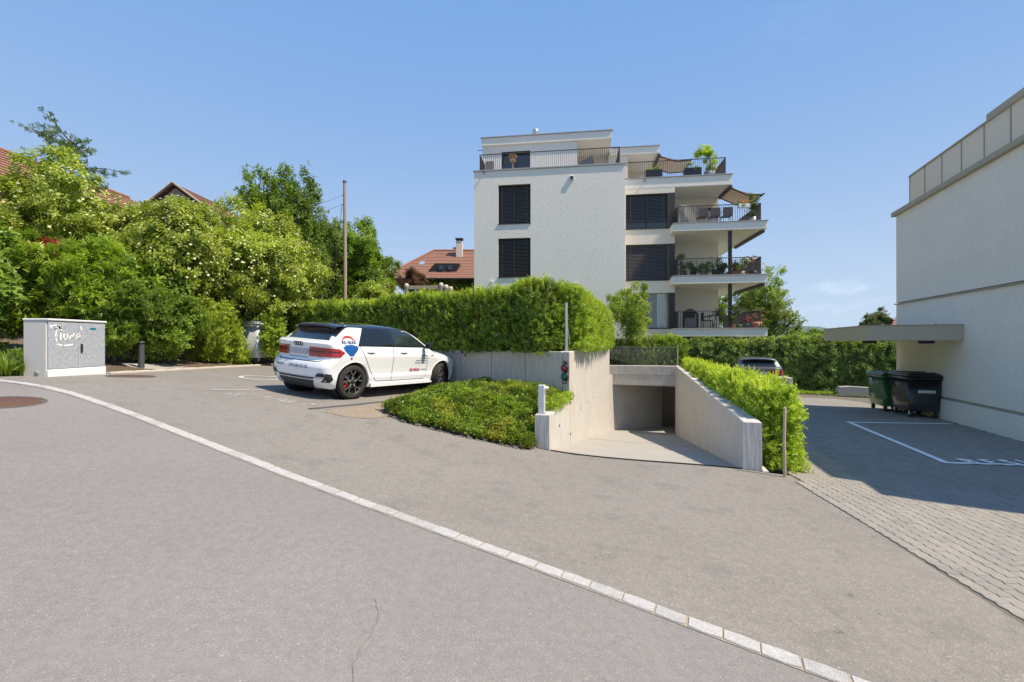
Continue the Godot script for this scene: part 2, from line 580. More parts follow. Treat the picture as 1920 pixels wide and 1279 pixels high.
func make_ground() -> void:
	var road := [[14, -2.6], [14, -30], [-24, -30]]
	ground_piece("road", sheet(P(STONES + road), 0.6, on_ground(0.0)), M.road)
	var c := STONES.slice(0, 23) + BORDER.slice(1)
	for p in [ramp(-0.03, RW + 0.24), ramp(-0.03, RW), ramp(-0.03, 0.0), ramp(-0.03, -0.24), ramp(2.2, -0.1), Vector2(1.12, 9.52), Vector2(-8.6, 16.9)]:
		c.append([p.x, p.y])
	c += [[-8.35, 16.6], [-8.05, 15.3], [-8.02, 12.3], [-8.02, 9.0], [-8.5, 7.9], [-13, 9.2], [-24, 11]]
	ground_piece("forecourt", sheet(P(c), 0.5, on_ground(0.0)), M.fore)
	make_kerb()
	make_pavers()
	# earth banks and gardens
	var bank := P([[-24, 10.9], [-13, 9.1], [-8.5, 7.85], [-8.0, 9.0], [-8.0, 12.3], [-8.03, 15.3], [-8.35, 16.7], [-8.7, 17.0], [-7, 30], [-5, 60], [-60, 60], [-60, 12]])
	ground_piece("bank", sheet(bank, 1.5, func(x: float, z: float) -> float: return G(maxf(x, -10.0), minf(z, 18.0)) - 0.02 + clampf((-8.6 - x) * 0.16, 0.0, 2.0) + clampf((z - 16.0) * 0.08, 0.0, 1.2)), M.soil)
	var garden := P([[-8.7, 17.0], [1.06, 9.62], [ramp(2.4, -0.15).x, ramp(2.4, -0.15).y], [ramp(RL + 0.1, -0.15).x, ramp(RL + 0.1, -0.15).y], [ramp(RL + 0.35, RW + 0.5).x, ramp(RL + 0.35, RW + 0.5).y], [8.4, 21.0], [9.6, 23.4], [18.5, 20.6], [40, 20], [40, 60], [-5, 60], [-7, 30]])
	ground_piece("garden", sheet(garden, 1.2, func(x: float, z: float) -> float: return lerpf(-0.27, -1.12, smoothstep(3.6, 5.2, x)) - 1.3 * smoothstep(8.0, 11.0, x)), M.grass)
	ground_piece("terrain", sheet(P([[-900, -40], [900, -40], [2500, 2500], [-2500, 2500]]), 250.0, func(_x: float, z: float) -> float: return -6.0 - clampf((z - 60.0) * 0.05, 0.0, 22.0)), M.far_green)
	# worn sandy corner beside the planting bed, with its narrow edging
	ground_piece("sand_patch", sheet(P([[-2.98, 7.22], [-2.6, 7.12], [-2.28, 7.2], [-2.0, 7.6], [-1.7, 8.4], [-1.6, 9.3], [-1.95, 9.2], [-2.35, 8.55], [-2.75, 7.75]]), 0.3, on_ground(0.005)), M.sand)
	var edge := []
	for q in [[-3.25, 7.3], [-2.75, 8.05], [-2.42, 8.65], [-1.9, 9.6], [-1.35, 10.6], [-1.1, 11.1]]:
		edge.append(Vector2(q[0], q[1]))
	var es := Shape.new()
	for i in edge.size() - 1:
		var a: Vector2 = edge[i]
		var b: Vector2 = edge[i + 1]
		var o := (b - a).normalized().orthogonal() * 0.045
		for k in 4:
			var p := a.lerp(b, k / 4.0)
			var q := a.lerp(b, (k + 1) / 4.0)
			var h0 := G(p.x, p.y)
			var h1 := G(q.x, q.y)
			es.quad(v(p.x - o.x, h0 + 0.009, p.y - o.y), v(p.x + o.x, h0 + 0.009, p.y + o.y), v(q.x + o.x, h1 + 0.009, q.y + o.y), v(q.x - o.x, h1 + 0.009, q.y - o.y))
			for g in [-1.0, 1.0]:
				es.face([v(p.x + o.x * g, h0 - 0.05, p.y + o.y * g), v(q.x + o.x * g, h1 - 0.05, q.y + o.y * g), v(q.x + o.x * g, h1 + 0.009, q.y + o.y * g), v(p.x + o.x * g, h0 + 0.009, p.y + o.y * g)], v((p.x + q.x) / 2, h0, (p.y + q.y) / 2))
	ground_piece("lot_edging", es, M.granite_dark)
	# concrete edge and mulch along the shrubs
	var ks := Shape.new()
	for i in 13:
		var z0 := 9.1 + i * 0.5
		var y := G(-8.07, z0 + 0.25)
		ks.box(v(-8.13, y - 0.1, z0 + 0.495), v(-8.01, y + 0.035, z0), 0.008)
	ground_piece("lot_kerb", ks, M.concrete_panel)
	ground_piece("mulch", sheet(P([[-8.14, 9.0], [-8.14, 15.6], [-9.2, 15.8], [-9.5, 9.4]]), 0.5, func(x: float, z: float) -> float: return G(x, z) + 0.02 + clampf((-8.6 - x) * 0.16, 0.0, 2.0)), M.mulch)
	ground_piece("path", sheet(P([[-8.14, 10.4], [-8.14, 11.6], [-8.9, 11.7], [-9.1, 10.5]]), 0.5, func(x: float, z: float) -> float: return G(x, z) + 0.035 + clampf((-8.6 - x) * 0.16, 0.0, 2.0)), M.ramp)
	# manhole covers
	manhole(-6.42, 5.74, 0.36, "rust brown round manhole cover in the road at the left picture edge")
	manhole(-7.25, 8.66, 0.34, "rust brown round manhole cover in the forecourt before the bollard")
	# painted markings
	var w: Material = M.paint_white
	ribbon([Vector2(8.715, 11.8), Vector2(9.7, 11.6), Vector2(11.0, 11.34)], 0.11, 0.02, w, "bay_line")
	ribbon([Vector2(8.76, 11.86), Vector2(8.0, 9.7), Vector2(7.28, 7.62)], 0.11, 0.024, w, "bay_line")
	ribbon([Vector2(7.25, 7.66), Vector2(8.43, 7.5), Vector2(9.7, 7.33)], 0.1, 0.02, w, "bay_line")
	for i in 8:
		var word := TextMesh.new()
		word.text = "BESUCHER"[i]
		word.font = font(true)
		word.font_size = 64
		word.pixel_size = 0.0072
		word.depth = 0.004
		var p := Vector2(7.74, 7.7) + Vector2(0.985, -0.12) * 0.31 * i
		var wb := lie(p.x, p.y) * Basis(Vector3.UP, deg_to_rad(-7.0)) * Basis(Vector3.RIGHT, -PI / 2) * Basis.from_scale(Vector3(0.8, 1.0, 1))
		ground_piece("bay_lettering", word, w).transform = Transform3D(wb, v(p.x, G(p.x, p.y) + 0.03, p.y))
	# half worn-off paint of the disabled bay
	ribbon([Vector2(-5.25, 7.95), Vector2(-4.75, 8.55), Vector2(-4.3, 9.15)], 0.05, 0.006, M.paint_worn, "worn_line")
	var ring := Shape.new()
	var cc := Vector2(-5.75, 10.5)
	for i in 22:
		var a0 := TAU * (i + 1) / 26.0
		var a1 := TAU * (i + 2) / 26.0
		var q := []
		for e in [[a0, 0.5], [a1, 0.5], [a1, 0.4], [a0, 0.4]]:
			var p: Vector2 = cc + Vector2(cos(e[0]), sin(e[0])) * e[1]
			q.append(v(p.x, G(p.x, p.y) + 0.008, p.y))
		ring.face(q, q[0] + Vector3.DOWN * 9)
	ground_piece("wheelchair_symbol", ring, M.paint_worn)
	ribbon([Vector2(-5.5, 10.3), Vector2(-5.3, 10.7), Vector2(-5.0, 10.65), Vector2(-4.75, 11.0)], 0.11, 0.008, M.paint_worn, "wheelchair_symbol")
	rng.seed = 77
	var crumbs := Shape.new()
	for i in 34:
		var k := rng.randf()
		var p := Vector2(-4.75, 7.85).lerp(Vector2(-3.35, 7.55), k) + Vector2(rng.randf_range(-0.12, 0.12), rng.randf_range(-0.14, 0.14))
		var d := Vector2.from_angle(rng.randf_range(0.6, 1.5)) * rng.randf_range(0.03, 0.08)
		var g := d.orthogonal().normalized() * rng.randf_range(0.006, 0.016)
		var q := []
		for e in [p - d - g, p - d + g, p + d + g, p + d - g]:
			q.append(v(e.x, G(e.x, e.y) + 0.006, e.y))
		crumbs.face(q, q[0] + Vector3.DOWN * 9)
	ground_piece("worn_lettering", crumbs, M.paint_worn).set_meta("kind", "structure")
	# a sealed crack in the road
	var crack := []
	rng.seed = 5
	for i in 22:
		crack.append(Vector2(-0.82 + 0.035 * sin(i * 0.3) + rng.randf_range(-0.008, 0.008) + i * 0.006, 2.72 - i * 0.034))
	ribbon(crack, 0.0038, 0.003, M.crack, "road_crack")

func font(bold: bool) -> SystemFont:
	var f := SystemFont.new()
	f.font_names = PackedStringArray(["Droid Sans"])
	f.font_weight = 700 if bold else 400
	return f

func manhole(x: float, z: float, r: float, label: String) -> void:
	var t := thing("manhole_cover", label, "manhole cover", v(x, G(x, z), z), lie(x, z), "manhole covers")
	part("frame", Shape.new().lathe([[r + 0.035, 0.0], [r + 0.035, 0.006], [r, 0.007], [r, 0.0]], 40), M.granite_dark, t)
	part("cover", Shape.new().lathe([[0.0, 0.006], [r - 0.01, 0.006], [r - 0.008, 0.0]], 40), M.rust, t)
	var s := Shape.new()
	for i in 9:
		var o := -r + (i + 1) * r * 0.2
		var h := sqrt(maxf(0.0, (r - 0.05) ** 2 - o * o))
		s.box(Vector3(o - 0.014, 0.004, -h), Vector3(o + 0.014, 0.011, h), 0.002)
	part("rib_pattern", s, M.rust, t)

func make_kerb() -> void:
	var row := Node3D.new()
	row.name = "kerb_line"
	row.set_meta("kind", "structure")
	add_child(row)
	rng.seed = 3
	var kinds := []
	for i in 6:
		var l := 0.1
		var p := PackedVector2Array()
		for q in [[-l, -0.052], [0, -0.055], [l, -0.052], [l, 0.052], [0, 0.056], [-l, 0.052]]:
			p.append(Vector2(q[0] + rng.randf_range(-0.006, 0.004), q[1] + rng.randf_range(-0.006, 0.006)))
		var s := Shape.new()
		s.prism(p, -0.05, 0.006, Transform3D(Basis(Vector3.RIGHT, -PI / 2), Vector3.ZERO))
		var top := PackedVector2Array()
		for q in p:
			top.append(q * Vector2(0.965, 0.93))
		for k in p.size():
			var n := (k + 1) % p.size()
			s.face([Vector3(p[k].x, 0.006, -p[k].y), Vector3(p[n].x, 0.006, -p[n].y), Vector3(top[n].x, 0.011, -top[n].y), Vector3(top[k].x, 0.011, -top[k].y)], Vector3(0, -0.05, 0))
		var cap := []
		for q in top:
			cap.append(Vector3(q.x, 0.011, -q.y))
		s.face(cap, Vector3(0, -0.1, 0))
		kinds.append(s.mesh())
	var c := Curve2D.new()
	var pts := P(STONES)
	for i in range(2, pts.size() - 1):
		var t := (pts[i + 1] - pts[i - 1]) / 6.0
		c.add_point(pts[i], -t, t)
	var len := c.get_baked_length()
	var at_ := 0.0
	var bed := []
	while at_ < len - 0.3:
		var w := rng.randf_range(0.2, 0.245)
		var p := c.sample_baked(at_ + w / 2.0)
		var d := (c.sample_baked(at_ + w / 2.0 + 0.1) - c.sample_baked(at_ + w / 2.0 - 0.1)).normalized()
		bed.append(p)
		if p.x > -11.0 and p.x < 4.0:
			var b := lie(p.x, p.y)
			b = b * Basis(Vector3.UP, d.angle() + rng.randf_range(-0.02, 0.02)) * Basis.from_scale(Vector3((w - 0.012) / 0.2, 1, rng.randf_range(0.94, 1.06)))
			part("stone", kinds[rng.randi() % 6], M.granite if rng.randf() < 0.7 else M.granite_b, row, Transform3D(b, v(p.x, G(p.x, p.y) + rng.randf_range(0.0, 0.003), p.y)))
		at_ += w
	var s := Shape.new()
	for i in bed.size() - 1:
		var a: Vector2 = bed[i]
		var b: Vector2 = bed[i + 1]
		var o := (b - a).normalized().orthogonal() * 0.066
		var q := []
		for e in [a - o, a + o, b + o, b - o]:
			q.append(v(e.x, G(e.x, e.y) + 0.004, e.y))
		s.face(q, q[0] + Vector3.DOWN * 9)
	part("joint_bed", s, surfaced(mat(0.3, 0.26, 0.21, 1.0), null, null, 1.0), row)

func make_pavers() -> void:
	var poly := BORDER + [[4.05, 6.9], [4.5, 8.5], [5.5, 11.6], [7.2, 17.0], [8.4, 21.0], [9.6, 23.4], [18.5, 20.6], [14, 15.5], [12.7, 15.2], [8.2, 2.8], [6.2, -1.0], [5.2, -2.0], [4.2, 0.2]]
	var drive := ground_piece("paver_drive", sheet(P(poly), 0.5, on_ground(0.0)), M.joint)
	# wavy-edged blocks laid in rows that run along the border
	var L := 0.2
	var W := 0.128
	var kinds := []
	var prof := []
	for i in 9:
		prof.append([i / 8.0 * L - L / 2.0, 0.008 * sin(i / 8.0 * TAU * 2.0)])
	for kx in 2:
		var ring := PackedVector2Array()
		for p in prof:
			ring.append(Vector2(-W / 2 + p[1] + 0.004, p[0] + (0.0015 if p[0] < -L / 2 + 0.001 else (-0.0015 if p[0] > L / 2 - 0.001 else 0.0))))
		for i in range(prof.size() - 1, -1, -1):
			var p: Array = prof[i]
			ring.append(Vector2(W / 2 + p[1] - 0.004, p[0] + (0.0015 if i == 0 else (-0.0015 if i == prof.size() - 1 else 0.0))))
		var s := Shape.new()
		var inner := PackedVector2Array()
		for q in ring:
			inner.append(Vector2(q.x * (0.93 if kx == 0 else 0.92) , q.y * 0.975))
		for k in ring.size():
			var n := (k + 1) % ring.size()
			s.face([Vector3(ring[k].x, 0.0, -ring[k].y), Vector3(ring[n].x, 0.0, -ring[n].y), Vector3(ring[n].x, 0.009, -ring[n].y), Vector3(ring[k].x, 0.009, -ring[k].y)], Vector3.ZERO)
			s.face([Vector3(ring[k].x, 0.009, -ring[k].y), Vector3(ring[n].x, 0.009, -ring[n].y), Vector3(inner[n].x, 0.0125, -inner[n].y), Vector3(inner[k].x, 0.0125, -inner[k].y)], Vector3(0, -0.2, 0))
		var ids := Geometry2D.triangulate_polygon(inner)
		for k in range(0, ids.size(), 3):
			var t := []
			for m in 3:
				t.append(Vector3(inner[ids[k + m]].x, 0.0125, -inner[ids[k + m]].y))
			s.face(t, Vector3(0, -0.2, 0))
		kinds.append(s.mesh())
	rng.seed = 19
	var area := P(poly)
	var spots := []
	for r in 76:
		for k in 84:
			var z := 2.2 + k * L + (0.5 * L if r % 2 else 0.0)
			var x0 := 3.72 + r * W + 0.016 * (z - 3.2) * maxf(0.0, 1.0 - r / 20.0) + (0.06 * maxf(0.0, z - 5.6) if r < 30 else 0.0) * (1.0 - r / 30.0)
			var p := Vector2(x0 + W * 0.45, z)
			if Geometry2D.is_point_in_polygon(p, area) and p.x < 1.18 * z + 0.4 and p.x < 10.5 + 0.361 * (z - 9.35) - 0.05:
				spots.append([p.length(), p, rng.randi() % 4])
	spots.sort_custom(func(a, b): return a[0] < b[0])
	var rest := [[], [], [], []]
	for i in spots.size():
		var p: Vector2 = spots[i][1]
		var t := Transform3D(lie(p.x, p.y) * Basis(Vector3.UP, rng.randf_range(-0.008, 0.008)), v(p.x, G(p.x, p.y) + rng.randf_range(-0.0015, 0.002), p.y))
		if i < 300:
			part("paver", kinds[i % 2], M["paver%d" % spots[i][2]], drive, t)
		else:
			rest[spots[i][2]].append(t)
	for i in 4:
		var mm := MultiMesh.new()
		mm.transform_format = MultiMesh.TRANSFORM_3D
		mm.mesh = kinds[0]
		mm.instance_count = rest[i].size()
		for k in rest[i].size():
			mm.set_instance_transform(k, rest[i][k])
		var o := MultiMeshInstance3D.new()
		o.name = "farther_pavers"
		o.multimesh = mm
		o.material_override = M["paver%d" % i]
		o.set_meta("kind", "stuff")
		drive.add_child(o, true)

# ------------------------------------------------------------------ garage ramp and retaining wall
func rp(s: float, t: float, y: float) -> Vector3:
	var p := ramp(s, t)
	return v(p.x, y, p.y)

func floor_y(s: float, t: float) -> float:
	var p := ramp(0, t)
	return lerpf(G(p.x, p.y) - 0.01, -4.09, clampf(s / RL, 0.0, 1.0)) - 0.12 * maxf(0.0, s - RL) * 0.5

func slab(s0: float, s1: float, t0: float, t1: float, b: Array, h: Array) -> Shape:   # wall piece in ramp axes; b and h are heights at s0 and s1
	var s := Shape.new()
	var c := []
	var e := 0.012
	for q in [[s0, t0, 0], [s1, t0, 1], [s1, t1, 1], [s0, t1, 0]]:
		c.append([rp(q[0], q[1], b[q[2]]), rp(q[0], q[1], h[q[2]] - e)])
	var cap := []
	for q in [[s0 + e, t0 + e, 0], [s1 - e, t0 + e, 1], [s1 - e, t1 - e, 1], [s0 + e, t1 - e, 0]]:
		cap.append(rp(q[0], q[1], h[q[2]]))
	var mid := Vector3.ZERO
	for q in c:
		mid += (q[0] + q[1]) / 8.0
	s.face([c[0][0], c[1][0], c[2][0], c[3][0]], mid)
	s.face(cap, mid)
	for i in 4:
		var n := (i + 1) % 4
		s.face([c[i][0], c[n][0], c[n][1], c[i][1]], mid)
		s.face([c[i][1], c[n][1], cap[n], cap[i]], mid)
	return s

func make_garage() -> void:
	var fl := Shape.new()
	fl.soft(true)
	for i in 12:
		for j in 4:
			var s0 := maxf(0.06, i * 20.0 / 12.0)
			var s1 := (i + 1) * 20.0 / 12.0
			var t0 := -0.02 + j * (RW + 0.04) / 4.0
			var t1 := -0.02 + (j + 1) * (RW + 0.04) / 4.0
			if s0 > RL:
				t1 = t1 + 4.0 if j == 3 else t1
			var q := [rp(s0, t0, floor_y(s0, t0)), rp(s0, t1, floor_y(s0, t1)), rp(s1, t1, floor_y(s1, t1)), rp(s1, t0, floor_y(s1, t0))]
			fl.face(q, q[0] + Vector3.DOWN * 50)
	ground_piece("ramp", fl, M.ramp)
	for s in [5.2]:
		var js := Shape.new()
		var q := [rp(s, 0, floor_y(s, 0) + 0.004), rp(s, RW, floor_y(s, RW) + 0.004), rp(s + 0.06, RW, floor_y(s + 0.06, RW) + 0.004), rp(s + 0.06, 0, floor_y(s + 0.06, 0) + 0.004)]
		js.face(q, q[0] + Vector3.DOWN * 50)
		ground_piece("ramp_joint", js, M.joint)
	var t := thing("garage_entrance", "pale board-marked concrete walls and lintel of the underground garage ramp", "garage ramp")
	# left wall: low part with its pillar, then the tall part behind the corner, in poured lengths
	part("low_wall", slab(0.0, 0.23, -0.24, 0.0, [-2.6, -2.6], [-1.18, -1.18]), M.concrete, t)
	part("low_wall", slab(0.234, 2.25, -0.22, -0.004, [-3.0, -3.0], [-1.2, -1.2]), M.concrete, t)
	var cuts := [2.254, 4.6, 7.4, 10.6, RL]
	for i in 4:
		part("tall_wall", slab(cuts[i], cuts[i + 1] - 0.008, -0.22, 0.0, [-5.2, -5.2], [-0.2, -0.2]), M.concrete, t)
	# right wall
	var rc := [0.0, 0.24, 3.4, 7.0, 10.6, RL]
	for i in 5:
		var h0 := lerpf(-1.15, -1.05, rc[i] / RL)
		var h1 := lerpf(-1.15, -1.05, rc[i + 1] / RL)
		part("side_wall", slab(rc[i], rc[i + 1] - 0.006, RW + (0.0 if i == 0 else 0.003), RW + 0.25, [-5.2, -5.2], [h0, h1]), M.concrete, t)
	part("footing", slab(-0.03, 0.3, RW + 0.25, RW + 0.33, [-2.4, -2.4], [-1.83, -1.83]), M.concrete, t)
	# lintel in two pours, sloping soffit, turned back wall, dark door
	part("lintel", slab(RL + 0.002, RL + 0.32, -0.22, RW + 0.25, [-1.48, -1.48], [-1.075, -1.075]), M.concrete, t)
	part("lintel", slab(RL + 0.012, RL + 0.3, 0.0, RW, [-1.96, -1.96], [-1.484, -1.484]), M.concrete, t)
	var so := Shape.new()
	var a := rp(RL + 0.05, -0.2, -1.97)
	var b := rp(RL + 0.05, RW + 0.2, -1.97)
	var c := rp(RL + 7.0, RW + 6.0, -2.75)
	var d := rp(RL + 7.0, -0.2, -2.75)
	so.face([a, b, c, d], a + Vector3.UP * 50)
	so.face([a + Vector3.UP * 0.3, b + Vector3.UP * 0.3, c + Vector3.UP * 0.3, d + Vector3.UP * 0.3], a + Vector3.DOWN * 50)
	part("ceiling", so, M.concrete, t)
	var wp := [Vector2(4.3, 20.88), Vector2(7.55, 23.2), Vector2(11.5, 20.6), Vector2(10.2, 19.2)]
	for i in 3:
		var w := Shape.new()
		var p: Vector2 = wp[i]
		var q: Vector2 = wp[i + 1]
		var o := (q - p).normalized().orthogonal() * 0.2
		w.prism(PackedVector2Array([p, q, q + o, p + o]), -5.2, -1.5, Transform3D(Basis(Vector3.RIGHT, Vector3.FORWARD, Vector3.UP), Vector3.ZERO))
		part("inner_wall" if i != 1 else "garage_door", w, M.concrete if i != 1 else M.dark_metal, t)
	var inner := slab(RL + 0.01, RL + 5.0, RW + 4.4, RW + 4.6, [-5.2, -5.2], [-1.5, -1.5])
	part("inner_wall", inner, M.concrete, t)
	# formwork tie holes, as dark sunken plugs
	var hole := Shape.new().lathe([[0.0, 0.002], [0.018, 0.002], [0.026, 0.006], [0.03, 0.0]], 10)
	var hm := hole.mesh()
	for q in [[0.95, -1.52], [2.6, -1.6], [3.9, -1.62], [5.4, -1.66], [6.9, -1.7], [2.45, -0.72], [2.47, -1.0], [2.5, -1.3]]:
		var bs := Basis(Vector3(RD.x, 0, -RD.y), Vector3(RA.x, 0, -RA.y), Vector3.UP)
		part("tie_hole", hm, M.joint, t, Transform3D(bs, rp(q[0], 0.001, q[1])))
	# drain grate
	var g := thing("drain_grate", "long black slotted drain grate across the top of the garage ramp", "drain")
	part("channel", slab(-0.03, 0.06, 0.0, RW, [-2.4, -2.4], [-2.1, -2.1]), M.black, g)
	for e in [-0.034, 0.056]:
		var fs := Shape.new()
		for i in 10:
			var ta := i * RW / 10.0
			var tb := (i + 1) * RW / 10.0
			var p := ramp(0, ta)
			var q := ramp(0, tb)
			var ya := G(p.x, p.y)
			var yb := G(q.x, q.y)
			var mid := (rp(e, ta, ya) + rp(e, tb, yb)) / 2.0 + Vector3.DOWN * 0.1
			fs.face([rp(e, ta, ya), rp(e + 0.012, ta, ya), rp(e + 0.012, tb, yb), rp(e, tb, yb)], mid)
			fs.face([rp(e, ta, ya), rp(e, tb, yb), rp(e, tb, -2.2), rp(e, ta, -2.2)], mid)
			fs.face([rp(e + 0.012, ta, ya), rp(e + 0.012, tb, yb), rp(e + 0.012, tb, -2.2), rp(e + 0.012, ta, -2.2)], mid)
		part("frame", fs, M.dark_metal, g)
	var bar := Shape.new().box(Vector3(-0.012, -0.03, -0.04), Vector3(0.012, 0.0, 0.04), 0.002).mesh()
	for i in 62:
		var tt := 0.02 + i * (RW - 0.04) / 61.0
		var p := ramp(0.015, tt)
		part("bar", bar, M.dark_metal, g, Transform3D(Basis(Vector3(RA.x, 0, -RA.y), Vector3.UP, Vector3(-RD.x, 0, RD.y)), v(p.x, G(p.x, p.y) - 0.003, p.y)))
	# retaining wall of upright panels
	var wd := Vector2(-0.8, 0.6)
	var wn := Vector2(-0.6, -0.8)
	var w0 := Vector2(1.19, 9.4)
	var rw := thing("retaining_wall", "grey concrete panel retaining wall below the clipped hedge, behind the white car", "wall")
	var wb := Basis(Vector3(wd.x, 0, -wd.y), Vector3.UP, Vector3(wd.x, 0, -wd.y).cross(Vector3.UP))
	var s := 0.0
	var ws := [0.17, 0.955, 0.963, 0.985, 0.98, 0.98, 0.98, 0.98, 0.98, 0.98, 0.98, 0.98]
	var outward := Vector3(wn.x, 0, -wn.y)
	for i in ws.size():
		var sh := Shape.new()
		var o := v(w0.x + wd.x * s, 0, w0.y + wd.y * s)
		var z := wb.z.dot(outward)
		sh.box(Vector3(0.005, -1.9, -0.2 * signf(z)), Vector3(ws[i] - 0.005, -0.208, 0.0), 0.008)
		part("panel", sh, M.concrete_panel, rw, Transform3D(wb, o))
		s += ws[i]
	# two-lamp signal on the corner strip
	var wy := Basis(Vector3.UP.cross(outward), Vector3.UP, outward)
	var sp := w0 + wd * 0.085
	var sig := thing("traffic_signal", "small two-lens red and green signal on the concrete wall corner", "traffic light", v(sp.x, -0.62, sp.y), wy)
	part("back_plate", Shape.new().box(Vector3(-0.03, -0.2, 0.0), Vector3(0.03, 0.2, 0.03), 0.005), M.black, sig)
	for q in [[0.075, "red_lens", mat(0.34, 0.03, 0.04, 0.25)], [-0.105, "green_lens", mat(0.0, 0.15, 0.1, 0.25)]]:
		var rx := Transform3D(Basis(Vector3.RIGHT, PI / 2), Vector3(0, q[0], 0.0))
		part("housing", Shape.new().lathe([[0.0, 0.02], [0.078, 0.02], [0.08, 0.06], [0.07, 0.085], [0.062, 0.085], [0.06, 0.07]], 20, rx), M.black, sig)
		part(q[1], Shape.new().lathe([[0.062, 0.07], [0.055, 0.082], [0.035, 0.092], [0.0, 0.096]], 20, rx), q[2], sig)
	for yy in [0.175, -0.205]:
		var loop := []
		for k in 9:
			var an := PI * k / 8.0
			loop.append(Vector3(cos(an) * 0.045, yy + sin(an) * 0.045 * signf(yy), 0.05))
		part("bracket", Shape.new().tube(loop, [0.008], 6), M.black, sig)
	# plate on the wall
	var pp := w0 + wd * 3.12
	var sg := thing("wall_sign", "small white sign plate with a round symbol on the concrete wall", "sign", v(pp.x + wn.x * 0.004, -0.26, pp.y + wn.y * 0.004), wy)
	part("plate", Shape.new().box(Vector3(-0.17, -0.055, 0.0), Vector3(0.17, 0.055, 0.012), 0.004), M.white, sg)
	text_on("Besucher", 0.075, mat(0.08, 0.09, 0.2), sg, Transform3D(Basis(), Vector3(-0.04, -0.02, 0.013)))
	part("symbol", Shape.new().lathe([[0.0, 0.003], [0.03, 0.003], [0.03, 0.0]], 16, Transform3D(Basis(Vector3.RIGHT, PI / 2), Vector3(0.12, 0, 0.012))), mat(0.02, 0.06, 0.3), sg)
	part("symbol_ring", Shape.new().lathe([[0.03, 0.004], [0.042, 0.004], [0.042, 0.0]], 16, Transform3D(Basis(Vector3.RIGHT, PI / 2), Vector3(0.12, 0, 0.012))), mat(0.5, 0.02, 0.02), sg)
	# key-switch post on the pillar
	var kp := ramp(0.12, -0.15)
	var k := thing("key_switch_post", "slim light grey key switch post standing on the concrete pillar", "post", v(kp.x, -1.18, kp.y), Basis(Vector3(RA.x, 0, -RA.y), Vector3.UP, Vector3(-RD.x, 0, RD.y)))
	part("post", Shape.new().box(Vector3(-0.052, 0, -0.052), Vector3(0.052, 0.47, 0.052), 0.008), M.aluminium, k)
	part("base_plate", Shape.new().box(Vector3(-0.07, 0, -0.07), Vector3(0.07, 0.012, 0.07), 0.003), M.steel, k)
	part("key_switch", Shape.new().lathe([[0.0, 0.06], [0.024, 0.06], [0.028, 0.0]], 12, Transform3D(Basis(Vector3.BACK, -PI / 2), Vector3(0.05, 0.42, 0))), M.white, k)

func text_on(words: String, high: float, m: Material, parent: Node3D, where: Transform3D, called := "lettering", bold := true) -> MeshInstance3D:
	var tm := TextMesh.new()
	tm.text = words
	tm.font = font(bold)
	tm.font_size = 48
	tm.pixel_size = high / 48.0
	tm.depth = 0.002
	return part(called, tm, m, parent, where)

# ------------------------------------------------------------------ the apartment block
const BO := Vector2(-2.106, 25.3)
const BU := Vector2(0.9905, -0.138)
const BN := Vector2(-0.138, -0.9905)

func block_basis() -> Basis:
	return Basis(Vector3(BU.x, 0, -BU.y), Vector3.UP, Vector3(BN.x, 0, -BN.y))

func bl(x: float, y: float, z: float) -> Vector3:
	var p := BO + BU * x + BN * z
	return v(p.x, y, p.y)

func wall(x0: float, x1: float, y0: float, y1: float, z: float, back: float, holes: Array, reveal := 0.22) -> Shape:   # block whose front wall has openings
	var s := Shape.new()
	var xs := [x0, x1]
	var ys := [y0, y1]
	for h in holes:
		xs += [h[0], h[1]]
		ys += [h[2], h[3]]
	xs.sort()
	ys.sort()
	for i in xs.size() - 1:
		for j in ys.size() - 1:
			if xs[i + 1] - xs[i] < 1e-4 or ys[j + 1] - ys[j] < 1e-4:
				continue
			var mx: float = (xs[i] + xs[i + 1]) / 2.0
			var my: float = (ys[j] + ys[j + 1]) / 2.0
			var open := false
			for h in holes:
				open = open or (mx > h[0] and mx < h[1] and my > h[2] and my < h[3])
			if not open:
				s.quad(Vector3(xs[i], ys[j], z), Vector3(xs[i + 1], ys[j], z), Vector3(xs[i + 1], ys[j + 1], z), Vector3(xs[i], ys[j + 1], z))
	for h in holes:
		var c := Vector3((h[0] + h[1]) / 2, (h[2] + h[3]) / 2, z - reveal / 2)
		var k := [[h[0], h[2]], [h[1], h[2]], [h[1], h[3]], [h[0], h[3]]]
		for i in 4:
			var a: Array = k[i]
			var b: Array = k[(i + 1) % 4]
			var p := [Vector3(a[0], a[1], z), Vector3(b[0], b[1], z), Vector3(b[0], b[1], z - reveal), Vector3(a[0], a[1], z - reveal)]
			var n: Vector3 = (p[1] - p[0]).cross(p[2] - p[0])
			if n.dot(c - p[0]) < 0:
				p.reverse()
			s.quad(p[0], p[1], p[2], p[3])
	var m := Vector3((x0 + x1) / 2, (y0 + y1) / 2, (z + back) / 2)
	s.face([Vector3(x0, y0, z), Vector3(x0, y1, z), Vector3(x0, y1, back), Vector3(x0, y0, back)], m)
	s.face([Vector3(x1, y0, z), Vector3(x1, y1, z), Vector3(x1, y1, back), Vector3(x1, y0, back)], m)
	s.face([Vector3(x0, y1, z), Vector3(x1, y1, z), Vector3(x1, y1, back), Vector3(x0, y1, back)], m)
	s.face([Vector3(x0, y0, back), Vector3(x1, y0, back), Vector3(x1, y1, back), Vector3(x0, y1, back)], m)
	return s

